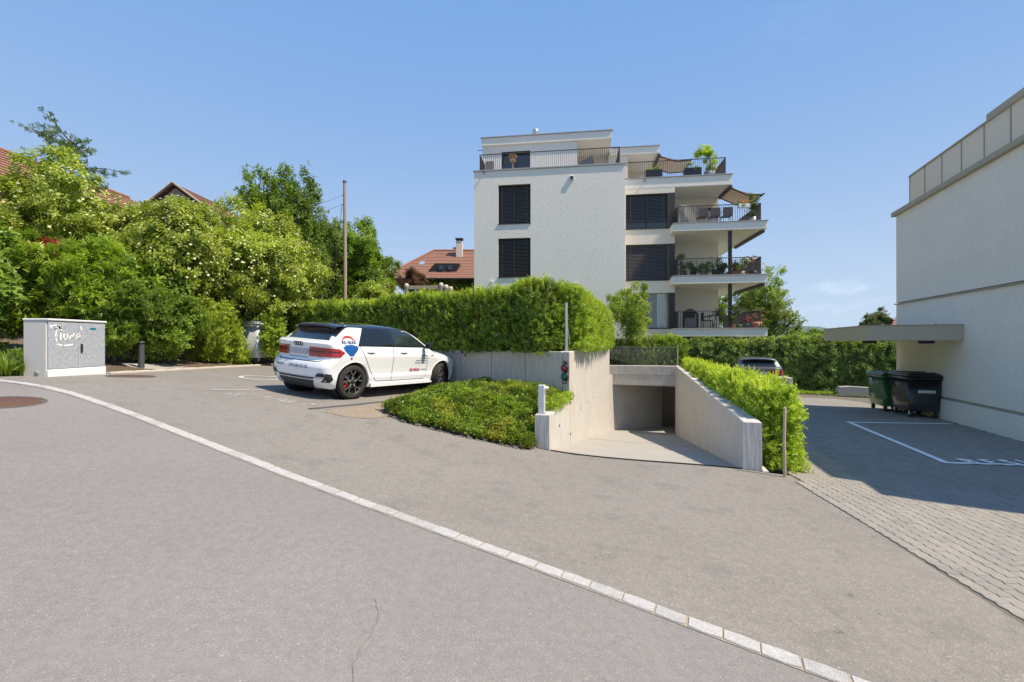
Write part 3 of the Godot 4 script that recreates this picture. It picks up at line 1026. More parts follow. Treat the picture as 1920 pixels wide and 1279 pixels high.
func blind_window(t: Node3D, x0: float, x1: float, y0: float, y1: float, z: float, drop: float, glass: Material, lean := 42.0) -> Node3D:
	var w := part("window", Shape.new().box(Vector3(x0, y0, z - 0.22), Vector3(x1, y1, z - 0.2)), glass, t)
	var f := Shape.new()
	for q in [[x0, x0 + 0.06, y0, y1], [x1 - 0.06, x1, y0, y1], [x0 + 0.06, x1 - 0.06, y0, y0 + 0.06], [x0 + 0.06, x1 - 0.06, y1 - 0.06, y1], [(x0 + x1) / 2 - 0.04, (x0 + x1) / 2 + 0.04, y0 + 0.06, y1 - 0.06]]:
		f.box(Vector3(q[0], q[2], z - 0.199), Vector3(q[1], q[3], z - 0.15), 0.004)
	part("frame", f, M.dark_metal, w)
	part("sill", Shape.new().box(Vector3(x0 - 0.03, y0 - 0.035, z - 0.2), Vector3(x1 + 0.03, y0, z + 0.045), 0.004), M.dark_metal, w)
	var sl := Shape.new().box(Vector3(x0 + 0.03, -0.003, -0.036), Vector3(x1 - 0.03, 0.003, 0.036), 0.0).mesh()
	var n := int((y1 - y0) * drop / 0.076)
	for i in n:
		part("slat", sl, M.blind, w, Transform3D(Basis(Vector3.RIGHT, deg_to_rad(lean)), Vector3(0, y1 - 0.05 - i * 0.076, z - 0.09)))
	part("blind_rail", Shape.new().box(Vector3(x0 + 0.03, y1 - 0.06 - n * 0.076, z - 0.11), Vector3(x1 - 0.03, y1 - 0.03 - n * 0.076, z - 0.07), 0.004), M.blind, w)
	for k in [0.12, 0.5, 0.88]:
		var x := lerpf(x0, x1, k)
		part("blind_cord", Shape.new().box(Vector3(x - 0.005, y1 - n * 0.076, z - 0.05), Vector3(x + 0.005, y1, z - 0.044)), M.cord, w)
	return w

func railing(t: Node3D, x0: float, x1: float, y: float, h: float, z: float, left_to: float, right_to: float) -> void:
	var r := part("railing", Shape.new().box(Vector3(x0, y + h - 0.035, z - 0.025), Vector3(x1, y + h, z + 0.025), 0.004).box(Vector3(x0, y + 0.02, z - 0.012), Vector3(x1, y + 0.05, z + 0.012)), M.rail, t)
	var n := int((x1 - x0) / 0.112)
	var bar := Shape.new().box(Vector3(-0.008, y + 0.02, -0.008), Vector3(0.008, y + h - 0.03, 0.008)).mesh()
	for i in n + 1:
		part("bar", bar, M.rail, r, at(Vector3(x0 + 0.01 + i * (x1 - x0 - 0.02) / n, 0, z)))
	var s := Shape.new()
	for q in [[x0, left_to], [x1, right_to]]:
		if q[1] < z:
			s.box(Vector3(q[0] - 0.025, y + h - 0.035, q[1]), Vector3(q[0] + 0.025, y + h, z - 0.026), 0.004)
			s.box(Vector3(q[0] - 0.012, y + 0.02, q[1]), Vector3(q[0] + 0.012, y + 0.05, z - 0.013))
			var k := int((z - q[1]) / 0.112)
			for i in k:
				var zz: float = z - (i + 1) * (z - q[1]) / k
				s.box(Vector3(q[0] - 0.02, y + 0.02, zz - 0.006), Vector3(q[0] + 0.02, y + h - 0.03, zz + 0.006))
	var o := part("side_bars", s, M.rail, r)
	o.set_meta("kind", "stuff")

func make_block() -> void:
	var t := thing("apartment_building", "white four-storey apartment block with dark blinds and stacked corner balconies", "building", bl(0, 0, 0), block_basis())
	var up := [1.36, 3.15, 6.5, 8.65]
	var lo := [1.36, 3.15, 3.56, 5.7]
	part("wall", wall(0, 8.19, -3.5, 9.44, 0, -11, [up, lo]), M.stucco, t)
	part("coping", Shape.new().box(Vector3(-0.05, 9.443, -11.05), Vector3(8.24, 9.52, 0.055), 0.008), M.coping, t)
	for q in [up, lo]:
		blind_window(t, q[0], q[1], q[2], q[3], 0.0, 1.0, M.glass_dark, 22.0)
	for q in [[5.38, 8.84], [5.62, 3.05]]:
		var vent := part("vent", Shape.new().box(Vector3(q[0] - 0.12, q[1] - 0.11, 0.0), Vector3(q[0] + 0.12, q[1] + 0.11, 0.1), 0.01), M.aluminium, t)
		part("opening", Shape.new().box(Vector3(q[0] - 0.08, q[1] - 0.08, 0.08), Vector3(q[0] + 0.09, q[1] + 0.07, 0.103)), M.black, vent)
	for q in [[0.57, 9.38, 0.0], [9.35, 8.86, -1.0]]:
		part("overflow_pipe", rod(Vector3(q[0], q[1], q[2] - 0.02), Vector3(q[0] - 0.02, q[1] - 0.02, q[2] + 0.2), 0.035), M.dark_metal, t)
	part("wall_lamp", rod(Vector3(0.98, 3.33, -0.02), Vector3(0.98, 3.33, 0.14), 0.06), M.white, t)
	# window bay
	var wb := [[8.34, 10.6, 6.22, 8.14], [8.34, 10.6, 3.38, 5.36], [8.34, 10.6, 0.70, 2.68]]
	part("bay_wall", wall(8.194, 10.95, -3.0, 8.44, -1.0, -8.0, wb, 0.3), M.stucco_warm, t)
	for i in 3:
		var q: Array = wb[i]
		part("corner_frame", Shape.new().box(Vector3(10.6, q[2], -1.3), Vector3(10.952, q[3], -0.985), 0.006), M.dark_metal, t)
		if i < 2:
			blind_window(t, q[0], q[1], q[2], q[3], -1.0, 0.78 if i == 0 else 1.0, M.glass_blue if i == 0 else M.glass_dark, 15.0 if i == 0 else 60.0)
	var q0: Array = wb[2]
	var rm := part("window", Shape.new().box(Vector3(q0[0], q0[2], -1.17), Vector3(q0[1], q0[3], -1.16)), M.pane, t)
	part("frame", Shape.new().box(Vector3(q0[0], q0[2], -1.2), Vector3(q0[1], q0[2] + 0.07, -1.1), 0.004).box(Vector3(9.45, q0[2] + 0.07, -1.2), Vector3(9.52, q0[3], -1.1), 0.004), M.dark_metal, rm)
	var cu := Shape.new()
	for k in 7:
		cu.box(Vector3(10.06 + k * 0.075, q0[2] + 0.05, -1.262), Vector3(10.06 + k * 0.075 + 0.06, q0[3] - 0.02, -1.225), 0.015)
	part("curtain", cu, M.curtain, rm)
	# back wall of the balconies
	part("balcony_wall", wall(10.954, 13.85, -3.0, 8.44, -3.2, -9.5, []), M.stucco_warm, t)
	part("heater", Shape.new().box(Vector3(12.75, 7.68, -3.2), Vector3(13.4, 7.8, -3.05), 0.01), M.black, t)
	# slabs
	for y in [6.26, 3.48, 0.70]:
		var sl := part("balcony_slab", Shape.new().box(Vector3(10.7, y - 0.42, -9.0), Vector3(15.36, y - 0.025, -0.2), 0.006), M.stucco, t)
		part("edge_cap", Shape.new().box(Vector3(10.67, y - 0.022, -9.0), Vector3(15.41, y + 0.01, -0.15), 0.004), M.coping, sl)
		railing(t, 10.98, 15.12, y, 0.94, -0.38, -1.0, -6.5)
	part("terrace_slab", Shape.new().box(Vector3(8.195, 8.443, -9.0), Vector3(13.9, 8.98, -0.995), 0.006), M.stucco, t)
	part("terrace_cap", Shape.new().box(Vector3(8.25, 8.983, -9.0), Vector3(13.95, 9.03, -0.945), 0.004), M.coping, t)
	for q in [[3.49, 5.84], [0.71, 3.06], [-2.6, 0.28]]:
		part("column", Shape.new().box(Vector3(13.56, q[0], -0.6), Vector3(13.72, q[1], -0.45), 0.006), M.dark_metal, t)
	part("podium", Shape.new().box(Vector3(10.96, -3.0, -3.0), Vector3(13.8, 0.275, -1.4)), M.stucco_warm, t)
	# railings of the roof terraces
	railing(t, 0.28, 7.93, 9.52, 0.93, -0.14, -1.6, -3.0)
	railing(t, 8.45, 13.62, 9.03, 0.93, -1.12, -1.13, -6.5)
	# attic storey
	var aw := [[1.28, 2.98, 9.6, 11.15]]
	part("attic_wall", wall(0.14, 5.7, 9.44, 11.53, -1.6, -8.0, aw), M.stucco, t)
	var ag := part("window", Shape.new().box(Vector3(1.28, 9.6, -1.82), Vector3(2.98, 11.15, -1.8)), M.glass_blue, t)
	part("frame", Shape.new().box(Vector3(1.28, 11.04, -1.8), Vector3(2.98, 11.15, -1.62), 0.004).box(Vector3(1.28, 9.6, -1.8), Vector3(1.36, 11.04, -1.7), 0.004).box(Vector3(2.1, 9.6, -1.8), Vector3(2.17, 11.04, -1.7), 0.004), M.dark_metal, ag)
	part("attic_wall", wall(5.704, 7.55, 9.44, 11.53, -4.2, -8.0, []), M.stucco_warm, t)
	part("attic_roof", Shape.new().box(Vector3(0.1, 11.534, -9.0), Vector3(7.62, 11.97, -1.5), 0.006), M.stucco, t)
	part("attic_coping", Shape.new().box(Vector3(0.05, 11.973, -9.0), Vector3(7.67, 12.03, -1.45), 0.004), M.coping, t)
	part("attic_wall", wall(7.556, 8.75, 9.0, 11.33, -3.5, -8.0, []), M.stucco_warm, t)
	part("attic_wall", wall(8.754, 10.3, 9.03, 11.33, -6.4, -8.0, []), M.stucco_warm, t)
	part("attic_roof", Shape.new().box(Vector3(7.63, 11.334, -8.6), Vector3(10.56, 11.74, -3.4), 0.006), M.stucco, t)
	part("attic_coping", Shape.new().box(Vector3(7.68, 11.743, -8.6), Vector3(10.6, 11.79, -3.35), 0.004), M.coping, t)
	part("chimney", Shape.new().lathe([[0.2, 12.0], [0.2, 12.1], [0.13, 12.12], [0.13, 12.55], [0.18, 12.57], [0.18, 12.78], [0.0, 12.8]], 14, at(Vector3(3.2, 0, -2.6))), M.steel, t)
	part("camera_arm", rod(Vector3(0.14, 11.4, -1.8), Vector3(-0.15, 11.4, -1.8), 0.02), M.dark_metal, t)
	# awnings: two open, two rolled up
	for q in [[13.9, 8.36, -1.15, -3.1, 1.65, 0.45], [10.58, 11.22, -3.5, -5.6, 1.85, 0.35]]:
		awning(t, q[0], q[1], q[2], q[3], q[4], q[5])
	for y in [5.76, 2.98]:
		part("awning_case", rod(Vector3(15.26, y, -0.5), Vector3(15.26, y, -4.6), 0.1, 10), M.rail, t)

func awning(t: Node3D, x: float, y: float, z0: float, z1: float, out: float, fall: float) -> void:
	var a := part("awning", rod(Vector3(x, y, z0), Vector3(x, y, z1), 0.085, 10), M.dark_metal, t)
	var s := Shape.new()
	s.soft(true)
	var prof := []
	for i in 9:
		var k := i / 8.0
		prof.append(Vector2(x + out * k, y - fall * k - 0.16 * sin(PI * k) * (1.0 - 0.3 * k)))
	for i in 8:
		var p: Vector2 = prof[i]
		var q: Vector2 = prof[i + 1]
		s.quad(Vector3(p.x, p.y, z0), Vector3(q.x, q.y, z0), Vector3(q.x, q.y, z1), Vector3(p.x, p.y, z1))
		s.quad(Vector3(p.x, p.y - 0.006, z1), Vector3(q.x, q.y - 0.006, z1), Vector3(q.x, q.y - 0.006, z0), Vector3(p.x, p.y - 0.006, z0))
	part("fabric", s, M.awning, a)
	var e: Vector2 = prof[8]
	part("front_bar", rod(Vector3(e.x, e.y, z0 + 0.02), Vector3(e.x, e.y, z1 - 0.02), 0.045), M.dark_metal, a)
	for z in [z0 - 0.1, z1 + 0.1]:
		var m := Vector3(x + out * 0.52, y - fall * 0.5 - 0.24, z)
		part("arm", Shape.new().tube([Vector3(x, y - 0.05, z), m, Vector3(e.x, e.y - 0.02, z)], [0.028], 6), M.dark_metal, a)

# ------------------------------------------------------------------ the white building on the right
func make_right_building() -> void:
	var bs := Basis(Vector3(-0.3396, 0, 0.9406), Vector3.UP, Vector3(-0.9406, 0, -0.3396))
	var t := thing("white_building", "plain white building with beige bands and canopy at the right picture edge", "building", v(12.44, 0, 14.72), bs)
	var ln := 10.9
	part("wall", wall(0, ln, 1.26, 4.06, 0, -9, []), M.stucco_right, t)
	part("wall", wall(0, ln, -1.46, 1.2, 0, -9, []), M.stucco_right, t)
	part("plinth", wall(0.0, ln, -3.2, -1.53, 0.02, -9, []), M.stucco_right, t)
	part("band", Shape.new().box(Vector3(-0.06, 1.202, -9), Vector3(ln, 1.232, 0.05), 0.004), M.band, t)
	part("groove", Shape.new().box(Vector3(0.02, 1.233, -8.9), Vector3(ln - 0.02, 1.259, -0.06)), M.band, t)
	part("band", Shape.new().box(Vector3(0.0, -1.528, -9), Vector3(ln, -1.462, -0.03), 0.004), M.band, t)
	part("coping", Shape.new().box(Vector3(-0.12, 4.063, -9), Vector3(ln + 0.1, 4.2, 0.1), 0.008), M.band, t)
	var ms := mat(0.8, 0.71, 0.58, 0.6)
	ms.transparency = BaseMaterial3D.TRANSPARENCY_ALPHA
	ms.albedo_color.a = 0.85
	ms.roughness = 0.6
	for i in 11:
		var x0 := 0.15 + i * 0.93
		if x0 + 0.93 > ln:
			break
		var p := part("parapet_screen", Shape.new().box(Vector3(x0 + 0.018, 4.22, -0.31), Vector3(x0 + 0.912, 5.243, -0.302)), ms, t)
		part("post", Shape.new().box(Vector3(x0 - 0.016, 4.2, -0.325), Vector3(x0 + 0.016, 5.24, -0.285), 0.004), M.band, p)
		part("top_rail", Shape.new().box(Vector3(x0 - 0.025, 5.244, -0.34), Vector3(x0 + 0.905, 5.29, -0.27), 0.004), M.band, p)
	part("parapet_screen", Shape.new().box(Vector3(0.14, 4.25, -4.0), Vector3(0.148, 5.24, -0.34)), ms, t)
	part("attic_wall", wall(0.75, ln, 4.2, 6.68, -2.5, -8, []), M.stucco_right, t)
	part("attic_roof", Shape.new().box(Vector3(0.3, 6.683, -8.5), Vector3(ln, 6.86, -2.1), 0.01), M.band, t)
	part("attic_roof", Shape.new().box(Vector3(1.6, 6.864, -8.5), Vector3(ln, 7.0, -2.5), 0.01), M.band, t)
	part("roof_deck", Shape.new().box(Vector3(0.1, 4.0, -8.9), Vector3(ln - 0.1, 4.05, -0.2)), M.stucco_right, t)
	var c := part("canopy", Shape.new().box(Vector3(-0.08, 0.03, 0.003), Vector3(3.67, 0.42, 1.98), 0.006), M.beige_metal, t)
	part("canopy_edge", Shape.new().box(Vector3(-0.1, 0.422, 0.003), Vector3(3.69, 0.44, 2.0), 0.003), M.beige_metal, c)
	for q in [[3.2, 0.55], [2.2, 1.45]]:
		part("ceiling_lamp", Shape.new().lathe([[0.0, -0.05], [0.15, -0.05], [0.17, -0.03], [0.17, 0.03]], 18, at(Vector3(q[0], 0.0, q[1]))), M.dark_metal, c)
	part("antenna", rod(Vector3(2.6, 0.44, 0.1), Vector3(2.6, 0.52, 0.1), 0.006, 5), M.dark_metal, c)

# ------------------------------------------------------------------ cars: one rounded body field, meshed as surface nets, with panels draped over it
class Body:
	const N := 480
	var top := PackedFloat32Array()     # over length
	var plan := PackedFloat32Array()    # half width over length
	var side := PackedFloat32Array()    # share of the half width over height
	var rear := PackedFloat32Array()    # rear end over height
	var nose := PackedFloat32Array()    # front end over height
	var axles := [0.66, 3.22]
	var arch := 0.365
	var length := 4.1
	var high := 1.6
	func table(keys: Array, span: float, blur: int) -> PackedFloat32Array:
		var a := PackedFloat32Array()
		a.resize(N + 1)
		for i in N + 1:
			var x := span * i / N
			var k := 0
			while k < keys.size() - 2 and x > keys[k + 1][0]:
				k += 1
			var f: float = clampf((x - keys[k][0]) / (keys[k + 1][0] - keys[k][0]), 0.0, 1.0)
			a[i] = lerpf(keys[k][1], keys[k + 1][1], f)
		for pass_ in 2:
			var b := a.duplicate()
			for i in N + 1:
				var s := 0.0
				for j in range(-blur, blur + 1):
					s += b[clampi(i + j, 0, N)]
				a[i] = s / (2 * blur + 1)
		return a
	func look(a: PackedFloat32Array, x: float, span: float) -> float:
		var f := clampf(x / span * N, 0.0, N - 0.001)
		var i := int(f)
		return lerpf(a[i], a[i + 1], f - i)
	func hatch() -> void:
		top = table([[0.0, 1.36], [0.42, 1.375], [0.8, 1.405], [1.4, 1.42], [1.9, 1.405], [2.2, 1.36], [2.42, 1.28], [2.98, 0.965], [3.3, 0.915], [3.6, 0.85], [3.85, 0.76], [4.0, 0.66], [4.1, 0.6]], length, 7)
		plan = table([[0.0, 0.77], [0.12, 0.815], [0.35, 0.855], [0.66, 0.872], [1.1, 0.865], [2.7, 0.862], [3.22, 0.872], [3.5, 0.85], [3.75, 0.79], [3.9, 0.72], [4.03, 0.6]], length, 6)
		side = table([[0.0, 0.9], [0.2, 0.93], [0.3, 0.968], [0.39, 0.985], [0.44, 0.964], [0.55, 0.972], [0.72, 0.993], [0.8, 1.0], [0.83, 0.99], [0.93, 0.967], [0.995, 0.945], [1.38, 0.735], [1.6, 0.6]], high, 4)
		rear = table([[0.0, 0.2], [0.2, 0.14], [0.3, 0.06], [0.42, 0.015], [0.58, 0.0], [0.66, 0.03], [0.7, 0.085], [0.76, 0.1], [0.92, 0.1], [0.99, 0.07], [1.02, 0.075], [1.05, 0.2], [1.06, 0.225], [1.3, 0.48], [1.36, 0.52], [1.6, 0.6]], high, 2)
		nose = table([[0.0, 3.85], [0.2, 3.93], [0.35, 4.0], [0.55, 4.025], [0.68, 3.98], [0.8, 3.9], [1.6, 3.9]], high, 6)
	func smax(a: float, b: float, k: float) -> float:
		var h := maxf(k - absf(a - b), 0.0) / k
		return maxf(a, b) + h * h * k * 0.25
	func field(x: float, y: float, z: float) -> float:
		z = absf(z)
		var w := look(plan, x, length)
		var a := z - w * look(side, y, high)
		var crown := 0.055 * (z / 0.7) ** 2 + 0.02 * (z / 0.7) ** 6
		var b := (y - look(top, x, length) + crown) * 0.85
		var bow := 0.075 * (z / 0.8) ** 2 + 0.05 * (z / 0.8) ** 8
		var c := look(rear, y, high) + bow - x
		var d := x - look(nose, y, high) + 0.16 * (z / 0.8) ** 2 + 0.12 * (z / 0.8) ** 6
		var f := smax(smax(a, b, 0.085), smax(c, d, 0.05), 0.075)
		f = smax(f, 0.19 - y, 0.04)
		if z > 0.5:
			for ax in axles:
				var g: float = arch - sqrt((x - ax) ** 2 + (y - 0.315) ** 2)
				f = maxf(f, g)
		return f
	func grad(p: Vector3) -> Vector3:
		var e := 0.006
		return Vector3(field(p.x + e, p.y, p.z) - field(p.x - e, p.y, p.z), field(p.x, p.y + e, p.z) - field(p.x, p.y - e, p.z), field(p.x, p.y, p.z + e) - field(p.x, p.y, p.z - e)).normalized()
	func drop(from: Vector3, to: Vector3) -> Vector3:   # last point inside on the way out
		var a := 0.0
		var b := 1.0
		for i in 14:
			var m := (a + b) / 2.0
			var p := from.lerp(to, m)
			if field(p.x, p.y, p.z) < 0.0:
				a = m
			else:
				b = m
		return from.lerp(to, a)
	func shell() -> ArrayMesh:
		var c := 0.03
		var nx := int(4.2 / c) + 2
		var ny := int(1.4 / c) + 2
		var nz := int(0.96 / c) + 2
		var o := Vector3(-0.06, 0.12, -c / 2.0)
		var val := PackedFloat32Array()
		val.resize(nx * ny * nz)
		for i in nx:
			for j in ny:
				for k in nz:
					val[(i * ny + j) * nz + k] = field(o.x + i * c, o.y + j * c, o.z + k * c)
		var ids := {}
		var vs := PackedVector3Array()
		var ns := PackedVector3Array()
		for i in nx - 1:
			for j in ny - 1:
				for k in nz - 1:
					var m := 0
					for q in 8:
						if val[((i + (q & 1)) * ny + j + ((q >> 1) & 1)) * nz + k + (q >> 2)] < 0.0:
							m |= 1 << q
					if m == 0 or m == 255:
						continue
					var s := Vector3.ZERO
					var n := 0
					for e in [[0, 1], [2, 3], [4, 5], [6, 7], [0, 2], [1, 3], [4, 6], [5, 7], [0, 4], [1, 5], [2, 6], [3, 7]]:
						var a: int = e[0]
						var b: int = e[1]
						if ((m >> a) & 1) == ((m >> b) & 1):
							continue
						var pa := Vector3(i + (a & 1), j + ((a >> 1) & 1), k + (a >> 2))
						var pb := Vector3(i + (b & 1), j + ((b >> 1) & 1), k + (b >> 2))
						var va := val[(int(pa.x) * ny + int(pa.y)) * nz + int(pa.z)]
						var vb := val[(int(pb.x) * ny + int(pb.y)) * nz + int(pb.z)]
						s += pa.lerp(pb, va / (va - vb))
						n += 1
					var p := o + s / n * c
					for it in 3:
						var g := grad(p)
						p -= g * field(p.x, p.y, p.z) * 0.8
					if k == 0:
						p.z = 0.0
					ids[(i * ny + j) * nz + k] = vs.size()
					vs.append(p)
					ns.append(grad(p))
		var tris := PackedInt32Array()
		for i in range(1, nx - 1):
			for j in range(1, ny - 1):
				for k in range(0, nz - 1):
					var at := (i * ny + j) * nz + k
					for ax in 3:
						if ax != 2 and k == 0:
							continue
						var step: int = [ny * nz, nz, 1][ax]
						if (val[at] < 0.0) == (val[at + step] < 0.0):
							continue
						var u: int = [nz, 1, ny * nz][ax]
						var w: int = [1, ny * nz, nz][ax]
						var q := [at, at - u, at - u - w, at - w]
						if not (ids.has(q[0]) and ids.has(q[1]) and ids.has(q[2]) and ids.has(q[3])):
							continue
						var r := [ids[q[0]], ids[q[1]], ids[q[2]], ids[q[3]]]
						for t in [[0, 1, 2], [0, 2, 3]]:
							tris.append_array([r[t[0]], r[t[1]], r[t[2]]])
		# mirror to the other side, and turn every triangle outward
		var nv := vs.size()
		for i in nv:
			vs.append(vs[i] * Vector3(1, 1, -1))
			ns.append(ns[i] * Vector3(1, 1, -1))
		var nt := tris.size()
		for i in nt:
			tris.append(tris[i] + nv)
		for i in range(0, tris.size(), 3):
			var a := tris[i]
			var b := tris[i + 1]
			var d := tris[i + 2]
			if (vs[b] - vs[a]).cross(vs[d] - vs[a]).dot(ns[a] + ns[b] + ns[d]) > 0.0:
				tris[i + 1] = d
				tris[i + 2] = b
		var arr := []
		arr.resize(Mesh.ARRAY_MAX)
		arr[Mesh.ARRAY_VERTEX] = vs
		arr[Mesh.ARRAY_NORMAL] = ns
		arr[Mesh.ARRAY_INDEX] = tris
		var mesh := ArrayMesh.new()
		mesh.add_surface_from_arrays(Mesh.PRIMITIVE_TRIANGLES, arr)
		return mesh
	func drape(poly: PackedVector2Array, how: String, lift := 0.004, cell := 0.05, mirror := false) -> ArrayMesh:   # side: (x, y); rear: (z, y) seen from behind; roof: (x, z)
		var vs := PackedVector3Array()
		var ns := PackedVector3Array()
		var lo := poly[0]
		var hi := poly[0]
		for p in poly:
			lo = lo.min(p)
			hi = hi.max(p)
		for i in int(ceil((hi.x - lo.x) / cell)):
			for j in int(ceil((hi.y - lo.y) / cell)):
				var a := lo + Vector2(i, j) * cell
				for piece in Geometry2D.intersect_polygons(poly, PackedVector2Array([a, a + Vector2(cell, 0), a + Vector2(cell, cell), a + Vector2(0, cell)])):
					var ids := Geometry2D.triangulate_polygon(piece)
					for k in range(0, ids.size(), 3):
						var t := []
						var g := []
						for m in 3:
							var q: Vector2 = piece[ids[k + m]]
							var p := Vector3.ZERO
							match how:
								"side": p = drop(Vector3(q.x, q.y, 0.3), Vector3(q.x, q.y, 1.1))
								"left": p = drop(Vector3(q.x, q.y, -0.3), Vector3(q.x, q.y, -1.1))
								"rear": p = drop(Vector3(0.9, q.y, q.x), Vector3(-0.3, q.y, q.x))
								"nose": p = drop(Vector3(2.6, q.y, q.x), Vector3(4.3, q.y, q.x))
								_: p = drop(Vector3(q.x, 0.8, q.y), Vector3(q.x, 1.6, q.y))
							var n := grad(p)
							t.append(p + n * lift)
							g.append(n)
						var order := [0, 1, 2]
						if (t[1] - t[0]).cross(t[2] - t[0]).dot(g[0]) > 0.0:
							order = [0, 2, 1]
						for m in order:
							vs.append(t[m])
							ns.append(g[m])
		var arr := []
		arr.resize(Mesh.ARRAY_MAX)
		arr[Mesh.ARRAY_VERTEX] = vs
		arr[Mesh.ARRAY_NORMAL] = ns
		var mesh := ArrayMesh.new()
		mesh.add_surface_from_arrays(Mesh.PRIMITIVE_TRIANGLES, arr)
		return mesh
	func seam(path: Array, how: String, wide := 0.01) -> ArrayMesh:
		var l := PackedVector2Array()
		var r := PackedVector2Array()
		for i in path.size():
			var p := Vector2(path[i][0], path[i][1])
			var a := Vector2(path[maxi(i - 1, 0)][0], path[maxi(i - 1, 0)][1])
			var b := Vector2(path[mini(i + 1, path.size() - 1)][0], path[mini(i + 1, path.size() - 1)][1])
			var o := (b - a).normalized().orthogonal() * wide / 2.0
			l.append(p + o)
			r.append(p - o)
		r.reverse()
		l.append_array(r)
		return drape(l, how, 0.003, 0.08)

func arc(c: Vector2, r: float, a0: float, a1: float, n: int) -> Array:
	var p := []
	for i in n + 1:
		var a := deg_to_rad(lerpf(a0, a1, float(i) / n))
		p.append([c.x + cos(a) * r, c.y + sin(a) * r])
	return p

func wheel(parent: Node3D, where: Transform3D, calm: bool) -> void:
	# axle along z, outer face towards +z
	var tyre := Shape.new().lathe([[0.232, -0.1], [0.29, -0.105], [0.311, -0.09], [0.315, -0.05], [0.315, 0.05], [0.311, 0.085], [0.29, 0.1], [0.25, 0.1], [0.232, 0.092]], 44, Transform3D(Basis(Vector3.RIGHT, PI / 2), Vector3.ZERO))
	var w := part("wheel", tyre, M.rubber, parent, where)
	var tread := Shape.new()
	for r in 4:
		var z := -0.062 + r * 0.041
		tread.lathe([[0.3155, z + 0.007], [0.3185, z + 0.01], [0.3185, z + 0.031], [0.3155, z + 0.034]], 44, Transform3D(Basis(Vector3.RIGHT, PI / 2), Vector3.ZERO))
	part("tread", tread, M.rubber, w)
	part("rim", Shape.new().lathe([[0.238, 0.094], [0.238, 0.1], [0.228, 0.1], [0.222, 0.085], [0.21, 0.03], [0.205, -0.09], [0.0, -0.09]], 40, Transform3D(Basis(Vector3.RIGHT, PI / 2), Vector3.ZERO)), M.dark_metal, w)
	if calm:
		return
	part("brake_disc", Shape.new().lathe([[0.0, 0.0], [0.15, 0.0], [0.15, -0.02], [0.0, -0.02]], 30, Transform3D(Basis(Vector3.RIGHT, PI / 2), Vector3.ZERO)), M.steel, w)
	part("brake_caliper", Shape.new().prism(P(arc(Vector2.ZERO, 0.185, 150, 215, 6) + arc(Vector2.ZERO, 0.115, 215, 150, 6)), -0.01, 0.035), mat(0.55, 0.015, 0.02, 0.4), w)
	part("hub", Shape.new().lathe([[0.0, 0.08], [0.03, 0.08], [0.05, 0.072], [0.06, 0.03]], 20, Transform3D(Basis(Vector3.RIGHT, PI / 2), Vector3.ZERO)), M.black, w)
	for i in 5:
		var tr := Transform3D(Basis(Vector3.BACK, TAU * i / 5.0 + PI / 2.0), Vector3.ZERO)
		var dark := Shape.new()
		var cut := Shape.new()
		# a forked spoke: stem, then two arms reaching the rim
		dark.prism(P([[0.04, -0.026], [0.12, -0.02], [0.12, 0.02], [0.04, 0.026]]), 0.03, 0.072, tr)
		cut.prism(P([[0.045, -0.02], [0.125, -0.014], [0.125, 0.014], [0.045, 0.02]]), 0.072, 0.075, tr)
		for g in [-1.0, 1.0]:
			dark.prism(P([[0.1, -0.012 * g], [0.13, 0.02 * g], [0.222, 0.082 * g], [0.23, 0.052 * g]]), 0.04, 0.082, tr)
			cut.prism(P([[0.112, 0.0], [0.128, 0.016 * g], [0.222, 0.078 * g], [0.227, 0.058 * g]]), 0.082, 0.085, tr)
		var sp := part("spoke", dark, M.black, w)
		part("spoke_face", cut, M.rim_face, sp)

func make_cars() -> void:
	M.rim_face = mat(0.3, 0.29, 0.28, 0.35, 0.5)
	M.car_white = gloss(mat(0.8, 0.81, 0.82, 0.35))
	M.car_black = gloss(mat(0.01, 0.01, 0.012, 0.2))
	M.car_grey = gloss(mat(0.13, 0.135, 0.145, 0.35, 0.4))
	M.tint = gloss(mat(0.008, 0.01, 0.012, 0.05), 0.6)
	M.tint_front = gloss(mat(0.02, 0.03, 0.032, 0.05), 0.6)
	M.gap = mat(0.02, 0.02, 0.02, 0.8)
	M.lamp_red = gloss(mat(0.36, 0.012, 0.012, 0.25))
	M.lamp_dark = gloss(mat(0.08, 0.004, 0.006, 0.25))
	var b := Body.new()
	b.hatch()
	var shell := b.shell()
	var h := Vector3(0.502, 0.0, -0.8649).normalized()
	# stand the car on its four wheels
	var rr := Vector2(-2.967, 8.45)
	var hd := Vector2(0.502, 0.8649)
	var rt := Vector2(0.8649, -0.502)
	var p0 := rr - hd * 0.66 - rt * 0.84
	var cr := rr - rt * 0.84
	var cf := cr + hd * 2.56
	h.y = (G(cf.x, cf.y) - G(cr.x, cr.y)) / 2.56
	h = h.normalized()
	var lf := cr - rt * 0.8
	var rg := cr + rt * 0.8
	var rv := Vector3(rt.x, (G(rg.x, rg.y) - G(lf.x, lf.y)) / 1.6, -rt.y).normalized()
	var upv := rv.cross(h).normalized()
	rv = h.cross(upv).normalized()
	var base := v(cr.x, G(cr.x, cr.y), cr.y) - h * 0.66
	var t := thing("parked_car", "white five-door hatchback with black roof and balloon lettering parked before the wall", "car", base, Basis(h, upv, rv))
	dress(t, b, shell, M.car_white, M.car_black, true)
	# the grey car beyond the bright hedge
	var g := thing("parked_car", "dark grey estate car parked behind the bright green hedge on the drive", "car", v(10.2, -2.2, 18.7), Basis(Vector3(0.339, 0, -0.941), Vector3.UP, Vector3(0.941, 0, 0.339)).scaled(Vector3(1.08, 1.1, 1.08)))
	dress(g, b, shell, M.car_grey, M.car_grey, false)

